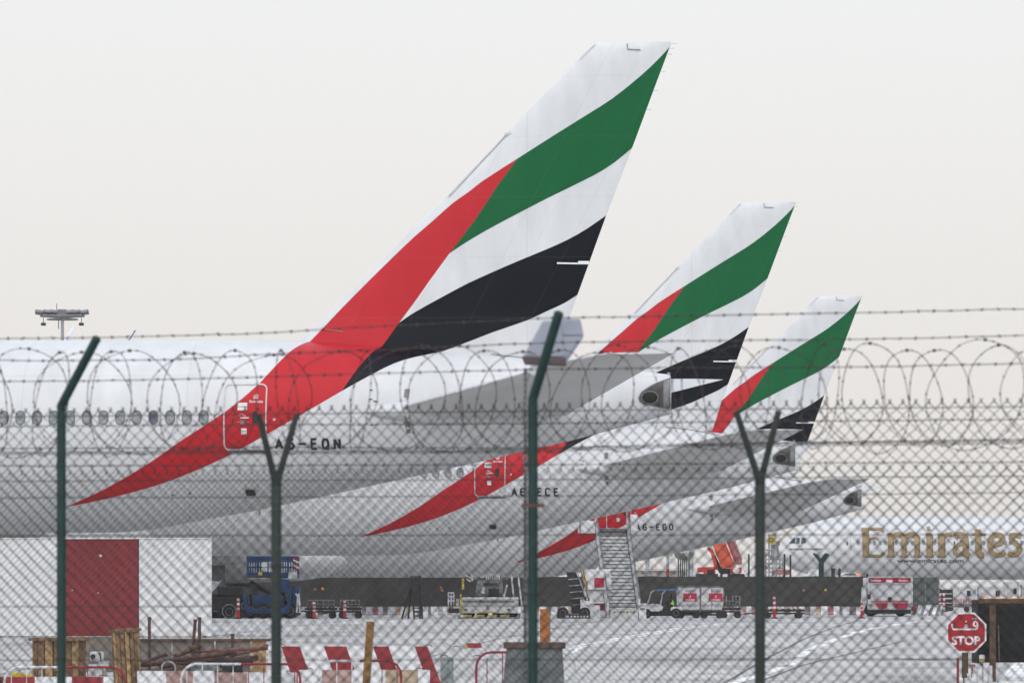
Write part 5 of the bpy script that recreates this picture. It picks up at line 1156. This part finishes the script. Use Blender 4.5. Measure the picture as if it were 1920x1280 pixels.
# containers on dollies
Y = 306
for i, (a, b_, lab) in enumerate(((1270, 1312, 'silver baggage container with a red sign, directly behind the buggy'), (1313, 1356, 'silver baggage container with sloping lower corner, farther from the buggy'))):
    t_ = thing('baggage_container', lab, 'container', (X((a + b_) / 2, Y), Y, gz(Y) + .42), 0, 'silver baggage containers towed by the buggy'); W_ = (b_ - a) / S(Y); H_ = Z(1100, Y) - gz(Y) - .42; u = 1 / S(Y)
    cut = .0 if i == 0 else .42
    g = MB(); g.prism([(-W_ / 2 + cut * .8, 0), (W_ / 2 - cut * .3, 0), (W_ / 2, cut), (W_ / 2, H_), (-W_ / 2, H_), (-W_ / 2, cut * .3)], 'y', -.75, .75); g.build('shell', M_alu, t_, bevel=.015)
    g = MB()
    for p, q in (((-W_ / 2, 0), (-W_ / 2, H_)), ((W_ / 2, cut), (W_ / 2, H_)), ((-W_ / 2, H_), (W_ / 2, H_)), ((-W_ / 2, .03), (W_ / 2 - cut * .3, .03))): g.bar((p[0], -.76, p[1]), (q[0], -.76, q[1]), .035, 5)
    g.bar((-.02, -.76, .05), (-.02, -.76, H_ * .95), .02, 4) if i else None
    g.build('edge_frame', M_grey, t_)
    g = MB(); px = 1281 if i == 0 else 1329; x0 = X(px, Y) - X((a + b_) / 2, Y); g.box((x0 + 12 * u, -.765, H_ - 19 * u), (25 * u, .02, 15 * u)); s_ = g.build('red_sign', M_mag, t_)
    g = MB(); put_text(g, 'Emirates', x0 + 3 * u, H_ - 25 * u, 18 * u, 3 * u, lambda x, z, o: (x, -.78 - o, z), bold=.03); ribbon(g, [(x0 + 11 * u, H_ - 20 * u), (x0 + 13 * u, H_ - 17 * u), (x0 + 11.5 * u, H_ - 14 * u)], 1.2 * u, 0, .001, .05, mapf=lambda x, z, o: (x, -.78 - o, z)); g.build('sign_lettering', M_white, s_)
    g = MB(); put_text(g, 'SKYCARGO', x0 + 3 * u, H_ - 9.5 * u, 20 * u, 3.6 * u, lambda x, z, o: (x, -.757 - o, z), bold=.03); g.build('dark_lettering', M_grey, t_)
    dolly(a + 1, b_ - 1, Y, ['wheeled dolly under the container next to the buggy', 'wheeled dolly under the sloping container'][i], rack=False, deck=.34)
# service van
Y = 334; t_ = thing('service_van', 'white boxy service van with red header and red rear panels, seen from behind', 'van', (X(1667, Y), Y, gz(Y))); xx = lambda px: (px - 1667) / S(Y); zz = lambda py: Z(py, Y) - gz(Y); u = 1 / S(Y)
g = MB(); g.box((xx(1669), 2.2, zz(1115)), (84 * u, 4.6, 66 * u)); g.build('box_body', M_white, t_, bevel=.05)
g = MB(); g.box((xx(1629), -.13, zz(1112)), (4 * u, .08, 60 * u)); g.box((xx(1709), -.13, zz(1112)), (4 * u, .08, 60 * u)); g.box((xx(1669), -.13, zz(1081)), (84 * u, .1, 2.4 * u)); g.box((xx(1669), -.13, zz(1093.5)), (76 * u, .08, 2 * u)); g.build('body_frame', M_alu, t_)
g = MB(); g.box((xx(1668), -.14, zz(1087.5)), (78 * u, .06, 8.5 * u)); hd_ = g.build('header_sign', M_mag, t_)
g = MB(); put_text(g, 'Emirates', xx(1632), zz(1090), 20 * u, 5 * u, lambda x, z, o: (x, -.175 - o, z), bold=.02); put_text(g, 'Services', xx(1684), zz(1090), 20 * u, 4.4 * u, lambda x, z, o: (x, -.175 - o, z), bold=.02); g.build('header_lettering', M_white, hd_)
g = MB(); g.box((xx(1667), -.19, zz(1089)), (12 * u, .02, 5 * u)); g.build('number_plate', M_white, t_)
g = MB(); g.box((xx(1668), -.12, zz(1110)), (72 * u, .04, 30 * u)); g.build('rear_door', M_whited, t_, bevel=.02)
g = MB(); g.lathe([(.12, -.17), (.12, -.12)], (xx(1668), 0, zz(1122)), 'y', 16); g.build('lock', M_dark, t_)
for a, b_ in ((1640, 1664), (1672, 1702)):
    g = MB(); g.prism([(xx(a), zz(1130)), (xx(b_), zz(1130)), (xx(b_) - .05, zz(1139)), (xx(b_) - .25, zz(1141)), (xx(a) + .25, zz(1140))], 'y', -.18, -.14); g.build('red_panel', M_mag, t_)
g = MB(); g.box((xx(1668), -.15, zz(1127)), (70 * u, .06, 1.6 * u)); g.build('red_strip', M_mag, t_)
g = MB(); g.box((xx(1667), 1.8, zz(1146)), (80 * u, 4.2, 8 * u)); g.box((xx(1667), -.2, zz(1143.5)), (74 * u, .25, 3 * u)); g.build('underframe', M_dark, t_)
g = MB(); g.box((xx(1622), 1.0, zz(1115)), (9 * u, 1.6, 30 * u), taper=(.7, .9)); g.build('mirror_cowl', M_white, t_, bevel=.05)
g = MB(); g.box((xx(1712), -.1, zz(1140)), (7 * u, .3, 9 * u)); g.build('tail_lamp_box', M_red, t_, bevel=.02)
g = MB(); g.box((xx(1629), -.18, zz(1118)), (5 * u, .08, 9 * u)); g.build('tail_lamp', M_dark, t_)
g = MB(); g.lathe([(.07, 0), (.07, .1), (.03, .18)], (xx(1627), .3, zz(1080)), 'z', 10); g.build('beacon', M_dark, t_)
for px in (1634, 1690): wheel(None, xx(px), .6, .38, .3, t_)
# ------------------------------------------------------------------ dark screen fence and striped barriers
Y = 352; t_ = thing('screen_fence', 'long dark fabric screen fence behind the apron vehicles', 'fence', (0, Y, gz(Y))); zt1 = Z(1079.5, Y) - gz(Y)
px = 398
while px < 1632:
    w_ = 102.8; x0, x1 = X(px, Y), X(min(px + w_, 1632), Y); g = MB(); n = 12
    for i in range(n + 1):
        f = i / n; x = x0 + (x1 - x0) * f; sag = .04 * math.sin(f * math.pi) + random.uniform(-.008, .008)
        g.v += [(x, .05 * math.sin(f * 9 + px) , .1), (x, .03 * math.cos(f * 7), zt1 - sag)]
    for i in range(n): g.face([2 * i, 2 * i + 2, 2 * i + 3, 2 * i + 1])
    g.build('screen_panel', M_screen, t_); g = MB(); g.bar((x0, .1, 0), (x0, .1, zt1 + .03), .05, 6); g.build('fence_post', M_grey, t_); px += w_
g = MB()
for px, py, mi in ((591, 1104, 0), (605, 1103, 2), (827, 1101, 0), (829, 1106, 2), (1507, 1106, 0), (1548, 1105, 1)): g.box((X(px, Y), -.07, Z(py, Y) - gz(Y)), (.16, .02, .14), mi)
g.build('tag', [M_redf, M_yellow, M_orn], t_)
Y = 347; t_ = thing('screen_fence', 'greyer short screen fence right of the service van', 'fence', (X(1735, Y), Y, gz(Y))); h = Z(1082, Y) - gz(Y)
g = MB(); g.box((0, 0, h / 2), (50 / S(Y), .04, h)); g.build('screen_panel', M_screen2, t_)
g = MB(); [g.bar((dx / S(Y), 0, 0), (dx / S(Y), 0, h + .08), .05, 6) for dx in (-25, 0, 25)]; g.build('fence_posts', M_grey, t_)
cols = [M_white, M_pink, M_white, M_beige, M_whited, M_redf, M_conc, M_beige, M_white, mat('faded_purple_grey', (.16, .13, .14), .8, var=.3)]
seq = 0; Y = 346; px = 402; k = 0
where = ['behind the hoarding edge', 'behind the blue loader', 'right of the loader', 'behind the first dolly', 'behind the short dolly', 'left of the step ladder', 'behind the step ladder', 'right of the step ladder', 'behind the control stand', 'behind the cargo loader left end', 'behind the cargo loader middle', 'behind the cargo loader right end', 'behind the big green post', 'right of the orange board', 'behind the belt loader', 'left of the stairs truck', 'behind the stairs', 'behind the buggy front', 'behind the buggy rear', 'behind the near container', 'behind the far container', 'behind the wire rack', 'left of the right fence post', 'behind the right fence post', 'behind the low flat trolley', 'right end of the flat trolley', 'midway between trolley and van', 'just left of the service van', 'touching the service van', 'under the service van']
while px < 1635:
    w_ = 40.6; c3 = [(random.choice([M_white, M_whited]), random.uniform(12, 16)), (random.choice([M_pink, M_redf, M_beige, cols[-1], cols[-1], M_conc]), random.uniform(10, 14)), (random.choice([M_white, M_white, M_whited]), random.uniform(8, 12)), (random.choice([M_pink, M_beige, cols[-1]]), random.uniform(5, 12))]
    barrier(px, px + w_ - .8, 1136 + random.uniform(-.4, .6), Y, c3, 'faded striped barrier block of the far row, ' + where[k % len(where)], 0, 'striped barrier blocks along the dark screen', depth=.6); px += w_; k += 1
barrier(1716, 1768, 1133, 342, [(M_whited, 8), (M_grey, 6), (M_white, 9), (M_grey, 6), (M_white, 7), (M_grey, 6), (M_whited, 5), (M_grey, 5)], 'grey and white striped barrier right of the service van', -.35, None, depth=.7)
# ------------------------------------------------------------------ beyond the screen
# crane
Y = 390; t_ = thing('mobile_crane', 'orange red mobile crane with raised boom behind the dark screen', 'crane', (X(1345, Y), Y, gz(Y))); xx = lambda px: (px - 1345) / S(Y); zz = lambda py: Z(py, Y) - gz(Y); u = 1 / S(Y)
g = MB(); g.prism([(xx(1337), zz(1021)), (xx(1358), zz(1013)), (xx(1378), zz(1062)), (xx(1354), zz(1066))], 'y', -.7, .7); g.build('boom', mat('faded_orange_paint', (.50, .085, .045), .6, var=.25, scale=1.5), t_, bevel=.06)
g = MB(); g.prism([(xx(1360), zz(1012)), (xx(1372), zz(1010)), (xx(1390), zz(1052)), (xx(1378), zz(1056))], 'y', -.9, -.3); g.build('boom_section', M_orange, t_, bevel=.05)
g = MB()
for a, b_ in (((1373, 1012), (1389, 1050)), ((1368, 1014), (1384, 1054))): g.bar((xx(a[0]), -1.0, zz(a[1])), (xx(b_[0]), -1.0, zz(b_[1])), .12)
for k in range(6): g.bar((xx(1369 + k * 3), -1.02, zz(1017 + k * 7)), (xx(1376 + k * 2.5), -1.02, zz(1015 + k * 6)), .05, 4)
g.box((xx(1383), -.9, zz(1054)), (14 * u, .6, 8 * u)); g.build('boom_truss', M_redf, t_)
g = MB(); g.prism([(xx(1331), zz(1030)), (xx(1336), zz(1028)), (xx(1347), zz(1066)), (xx(1341), zz(1068))], 'y', -.3, .3); g.bar((xx(1338), 0, zz(1038)), (xx(1327), 0, zz(1026)), .12); g.build('lift_ram', M_orange, t_)
g = MB(); g.bar((xx(1338), -.1, zz(1042)), (xx(1350), -.1, zz(1068)), .16); g.build('ram_rod', M_dark, t_)
g = MB(); g.prism([(xx(1308), zz(1063)), (xx(1340), zz(1062)), (xx(1341), zz(1082)), (xx(1322), zz(1082)), (xx(1320), zz(1072)), (xx(1308), zz(1072))], 'y', -1.2, 1.2); g.build('cab', M_orange, t_, bevel=.05)
g = MB(); g.box((xx(1331), -1.22, zz(1071)), (13 * u, .04, 8 * u)); g.build('cab_window', M_dark, t_)
g = MB(); g.box((xx(1379), 0, zz(1069)), (21 * u, 2.4, 11 * u)); g.build('counterweight', M_orange, t_, bevel=.1)
g = MB(); g.lathe([(.22, -1.24), (.22, -1.21)], (xx(1379), 0, zz(1069)), 'y', 16); g.build('round_badge', M_white, t_)
g = MB(); g.box((xx(1350), 0, zz(1084)), (90 * u, 2.5, 18 * u)); g.box((xx(1358), 0, zz(1071)), (20 * u, 1.5, 12 * u)); g.build('carrier', M_dark, t_, bevel=.05)
g = MB(); g.box((xx(1347), -1.3, zz(1078)), (4 * u, .1, 9 * u)); g.box((xx(1402), -1.3, zz(1079)), (4 * u, .1, 8 * u)); g.box((xx(1358), -1.3, zz(1079)), (9 * u, .1, 7 * u)); g.build('white_box', M_white, t_)
for dx in (-4, -2.5, 2.5, 4): wheel(None, dx * .36, -1.1, .55, .4, t_) if False else wheel(None, dx * .33, -1.2, .5, .3, t_)
# fork-topped security posts
def forkposts(px, n, dx, Y, label, pt, vt, w_):
    t_ = thing('security_fence', label, 'fence', (X(px, Y), Y, gz(Y)), 0, 'distant security fences seen end on with forked posts'); u = 1 / S(Y)
    for i in range(n):
        g = MB(); x = i * dx * u; y = i * 3.0; h = Z(pt, Y) - gz(Y); g.bar((x, y, 0), (x, y, h), .042, 6); fk = (Z(vt, Y) - Z(pt, Y)) * (1 if i % 2 else .9)
        g.bar((x, y, h), (x - fk * .75, y, h + fk), .04, 5); g.bar((x, y, h), (x + fk * .75, y, h + fk), .04, 5); g.build('fork_post', M_green if w_ < 0 else M_grey, t_)
    g = MB(); h = Z(pt, Y) - gz(Y); L_ = (n - 1) * dx * u
    for z in (.6, 1.2, 1.8, h - .05): g.bar((0, 0, z), (L_, (n - 1) * 3.0, z), .015, 4)
    g.bar((L_ + .1, 0, h * .75), (L_ + 14 * u, -.2, 0), .04, 5); g.build('rail_wires', M_grey, t_)
forkposts(1272, 6, 6.6, 372, 'distant forked fence posts in a tight row left of the red crane', 1048, 1033, -1)
forkposts(1536, 5, 6.6, 372, 'distant forked fence posts in a tight row under the distant airliner nose', 1052, 1035, -1)
for px, pt, lab in ((1404, 1038, 'lone thin pole right of the crane'), (1471, 1038, 'left thin pole below the distant airliner nose'), (1482, 1040, 'right thin pole below the distant airliner nose')):
    Y = 385; g = MB(); g.path([(0, 0, 0), (0, 0, Z(pt, Y) - gz(Y))], .06, 6); o = g.build('pole', M_dark); o.location = (X(px, Y), Y, gz(Y)); tag(o, lab, 'pole', 'thin dark poles behind the screen')
for px, pt, lab, wd in ((1214, 1044, 'grey column under the tail of the farthest airliner', .14), (1296, 1029, 'grey column just left of the crane boom', .16), (1377, 1010, 'grey column half behind the crane boom', .12)):
    Y = 430; g = MB(); g.box((0, 0, (Z(pt, Y) - gz(Y)) / 2), (wd * 2.2, .4, Z(pt, Y) - gz(Y))); g.box((0, 0, Z(pt, Y) - gz(Y)), (wd * 3.2, .5, .12)); o = g.build('steel_column', M_gsteel, bevel=.02); o.location = (X(px, Y), Y, gz(Y)); tag(o, lab, 'column', 'grey columns behind the screen')
Y = 700; t_ = thing('service_building', 'low pale distant building just above the screen left of the crane', 'building', (X(1230, Y), Y, gz(Y))); u = 1 / S(Y)
g = MB(); g.box((0, 6, (Z(1068, Y) - gz(Y)) / 2), (110 * u, 12, Z(1068, Y) - gz(Y))); g.build('wall', M_buildb, t_)
g = MB(); g.box((0, 6, Z(1067.5, Y) - gz(Y)), (112 * u, 12.6, .25)); g.build('roof', M_build, t_)
g = MB(); [g.box((dx * u, -.03, Z(1074, Y) - gz(Y)), (6 * u, .05, 4 * u)) for dx in (-40, -25, -10, 5, 20, 35)]; g.build('window_band', M_grey, t_)
Y = 400; t_ = thing('windsock_mast', 'thin mast with red lower band and small head, left of the security posts', 'mast', (X(1252, Y), Y, gz(Y)))
g = MB(); g.path([(0, 0, 0), (0, 0, Z(1066, Y) - gz(Y))], .1, 8); g.build('red_base', M_red, t_); g = MB(); g.path([(0, 0, Z(1066, Y) - gz(Y)), (0, 0, Z(1042, Y) - gz(Y))], .1, 8); g.box((.1, 0, Z(1040, Y) - gz(Y)), (.5, .3, .2)); g.build('head', M_gsteel, t_)
# stand sign C25 and docking stairs
Y = 470; t_ = thing('stand_sign', 'yellow stand number sign C25 on a steel gantry before the distant airliner', 'sign', (X(1447, Y), Y, gz(Y))); u = 1 / S(Y); zz = lambda py: Z(py, Y) - gz(Y)
g = MB(); g.box((0, 0, zz(1012)), (13 * u, .1, 14 * u)); sg_ = g.build('sign_board', M_yellow, t_, bevel=.02)
g = MB(); put_text(g, 'C25', -5.2 * u, zz(1016), 10.4 * u, 8 * u, lambda x, z, o: (x, -.055 - o, z), bold=.03); g.build('sign_lettering', M_black2, sg_)
g = MB(); [g.bar((dx * u, .2, 0), (dx * u, .2, zz(1000)), .09, 6) for dx in (-5, 7)]; [g.bar((-5 * u, .2, zz(py)), (7 * u, .2, zz(py)), .05, 5) for py in (1025, 1040, 1055, 1003)]; g.build('gantry', M_gsteel, t_)
Y = 480; t_ = thing('docking_scaffold', 'grey steel docking scaffold in front of the distant nose', 'scaffold', (X(1455, Y), Y, gz(Y))); u = 1 / S(Y); zz = lambda py: Z(py, Y) - gz(Y)
g = MB()
for px in (1436, 1442, 1449, 1456, 1462, 1468): g.bar(((px - 1455) * u, 0, 0), ((px - 1455) * u, 0, zz(1022 + abs(px - 1449) * 1.2)), .08, 5)
for py in (1030, 1040, 1048, 1056, 1064, 1072): g.bar((-19 * u, 0, zz(py)), ((13 if py > 1045 else 4) * u, 0, zz(py)), .07, 5)
g.build('frame', M_gsteel, t_)
g = MB(); g.box((-2 * u, .3, zz(1045)), (20 * u, 1, .3)); g.box((-2 * u, .3, zz(1033)), (14 * u, .4, 1.2)); g.box((3 * u, .3, zz(1018)), (9 * u, .5, 9 * u)); g.build('platform', M_grey, t_)
g = MB(); g.box((10 * u, -.2, zz(1072)), (30 * u, .1, 9 * u)); g.build('net', M_redf, t_)
# white car
Y = 400; t_ = thing('white_car', 'white car with orange hazard light just above the screen', 'car', (X(1590, Y), Y, gz(Y))); u = 1 / S(Y); zz = lambda py: Z(py, Y) - gz(Y); xx = lambda px: (px - 1590) * u
g = MB(); g.prism([(xx(1560), .4), (xx(1562), zz(1078)), (xx(1575), zz(1076)), (xx(1582), zz(1073)), (xx(1603), zz(1072.5)), (xx(1609), zz(1079)), (xx(1614), zz(1081)), (xx(1615), .4)], 'y', -.85, .85); g.build('body', M_white, t_, bevel=.08)
g = MB(); g.prism([(xx(1579), zz(1078)), (xx(1584), zz(1074)), (xx(1602), zz(1073.5)), (xx(1606), zz(1078))], 'y', -.87, -.86); g.build('side_window', M_grey, t_)
g = MB(); g.lathe([(.10, -.05), (.10, .05)], (xx(1608.5), -.88, zz(1077.5)), 'y', 12); g.build('hazard_light', M_amber, t_)
for px in (1570, 1606): wheel(None, xx(px), -.8, .33, .22, t_)
Y = 398; g = MB(); g.box((0, 0, (Z(1066, Y) - gz(Y)) / 2), (.26, .26, Z(1066, Y) - gz(Y))); g.box((0, 0, Z(1066, Y) - gz(Y)), (.32, .32, .08)); o = g.build('bollard', M_dark, bevel=.02); o.location = (X(1562, Y), Y, gz(Y)); tag(o, 'short dark bollard left of the white car', 'bollard')
g = MB(); Y = 398; g.path([(0, 0, 0), (0, 0, Z(1068, Y) - gz(Y))], .08, 6); g.lathe([(.12, 0), (.05, .2)], (0, 0, Z(1070, Y) - gz(Y)), 'z', 8); o = g.build('bollard', M_dark); o.location = (X(1574, Y), Y, gz(Y)); tag(o, 'thin dark bollard touching the white car front', 'bollard')
g = MB(); Y = 392; g.prism([(0, 0), (3.3, 0), (1.9, Z(1066, Y) - gz(Y)), (1.4, Z(1066, Y) - gz(Y))], 'y', 0, 4); o = g.build('white_tent', M_white); o.location = (X(1486, Y), Y, gz(Y)); tag(o, 'peaked white cover under the distant airliner nose', 'tent')
# clutter under the distant airliner, right
Y = 430
for i, (a, b_, pt, pb, lab, mm) in enumerate(((1785, 1830, 1096, 1122, 'white rounded cabin left in the group under the distant airliner', M_whited), (1838, 1888, 1096, 1120, 'white cabin with dark narrow window under the distant airliner', M_whited), (1890, 1915, 1090, 1120, 'tall open white frame cabin at the right edge', M_lgrey), (1924, 1975, 1094, 1120, 'white cabin just outside the right edge', M_whited))):
    t_ = thing('portable_cabin', lab, 'cabin', (X((a + b_) / 2, Y), Y + i, gz(Y)), 0, 'portable cabins under the distant airliner'); u = 1 / S(Y); w_ = (b_ - a) * u; h = Z(pt, Y) - gz(Y)
    g = MB(); g.box((0, 1, h / 2 + .15), (w_, 2.2, h - .3)); g.build('cabin_body', mm, t_, bevel=.12)
    g = MB(); g.box((w_ * .15, -.12, h * .68), (.14, .04, .42)); g.box((w_ * .23, -.12, h * .68), (.14, .04, .42)); g.box((-w_ * .25, -.12, h * .4), (.5, .03, 1.0), 1); g.build('cabin_window', [M_dark, M_lgrey], t_)
    g = MB(); [g.bar((sx_ * w_ / 2, -.15, 0), (sx_ * w_ / 2, -.15, h), .05, 5) for sx_ in (-1, 1)]; g.build('corner_post', M_white, t_)
t_ = thing('power_unit', 'dark ground power unit left of the white cabins', 'machine', (X(1773, 425), 425, gz(425))); u = 1 / S(425)
g = MB(); g.box((0, 0, 1.0), (24 * u, 1.6, 1.4)); g.build('housing', M_dark, t_, bevel=.05); g = MB(); [g.box((0, -.82, .6 + k * .35), (20 * u, .04, .08)) for k in range(4)]; g.build('louvre', M_lgrey, t_)
for dx in (-.3, .3): wheel(None, dx, -.7, .25, .2, t_)
Y = 415; k = 0
for px in range(1788, 1840, 9):
    t_ = thing('zigzag_barrier', 'red and white slanted board barrier, ' + ['first', 'second', 'third', 'fourth', 'fifth', 'sixth'][k] + ' from the power unit', 'barrier', (X(px + 4, Y), Y, gz(Y)), 0, 'red and white boards under the distant airliner'); u = 1 / S(Y)
    g = MB(); 
    for j in range(3): g.prism([((-4.2 + j * 2.8) * u, .5), ((-2.8 + j * 2.8) * u, .5), ((-1.4 + j * 2.8) * u - .05, .95), ((-2.8 + j * 2.8) * u - .05, .95)], 'y', -.03, .0, 0); g.box(((-2.8 + j * 2.8) * u, .04, .72), (2.7 * u, .05, .46), 1)
    g.build('striped_board', [M_redf, M_white], t_); g = MB(); g.bar((-.12, 0, 0), (-.12, 0, .6), .03); g.bar((.12, 0, 0), (.12, 0, .6), .03); g.build('leg', M_white, t_); k += 1
k = 0
for px in range(1842, 1930, 11):
    Y = 412; t_ = thing('plastic_block', 'orange and white water barrier, ' + ['first', 'second', 'third', 'fourth', 'fifth', 'sixth', 'seventh', 'eighth'][k] + ' in the row above the shelter roof', 'barrier', (X(px + 5, Y), Y, gz(Y) - .0), 0, 'orange and white blocks under the distant airliner'); u = 1 / S(Y)
    h = Z(1118, Y) - gz(Y); g = MB(); g.box((0, 0, h * .5), (10 * u, .4, h), k % 2, taper=(.85, .5)); g.box((0, -.16, h * .82), (6 * u, .2, h * .2), 1 - k % 2); g.build('block_body', [M_orn, M_white], t_, bevel=.03); k += 1
Y = 405; t_ = thing('tow_bar_trailer', 'long low tow bar trailer above the stop sign', 'trailer', (X(1800, Y), Y, gz(Y))); u = 1 / S(Y)
g = MB(); g.box((0, 0, .38), (78 * u, .5, .12)); g.box((10 * u, 0, .5), (40 * u, .3, .1)); g.build('bar', M_grey, t_)
for dx in (-30, -26, 12, 30): wheel(None, dx * u, -.2, .2, .15, t_)
for i, px in enumerate((1762, 1770)):
    Y = 400; h = Z(1112, Y) - gz(Y); t_ = thing('delineator_post', ['left', 'right'][i] + ' of two red and white marker posts near the power unit', 'marker post', (X(px, Y), Y, gz(Y)), 0, 'red and white marker posts along the apron')
    g = MB(); [g.lathe([(.08, 0), (.075, h / 8 - .003)], (0, 0, h * k / 8), 'z', 8, k % 2) for k in range(8)]; g.build('banded_tube', [MATS['bright_red_plastic'], M_white], t_)
g = MB(); g.box((0, 4500, 14), (12200, 9200, 34)); hz = g.build('haze', mat('haze_air', (1, 1, 1))); tag(hz, kind='stuff')
m = bpy.data.materials.new('thin_haze'); m.use_nodes = True; t = m.node_tree; t.nodes.clear(); o_ = t.nodes.new('ShaderNodeOutputMaterial'); pv = t.nodes.new('ShaderNodeVolumePrincipled')
pv.inputs['Color'].default_value = (.95, .95, .96, 1); pv.inputs['Density'].default_value = .00007; t.links.new(pv.outputs[0], o_.inputs['Volume']); hz.data.materials[0] = m
for o in bpy.data.objects:
    if o.parent is None and o.type in ('MESH', 'EMPTY') and 'kind' not in o and 'label' not in o: print('UNLABELLED', o.name)
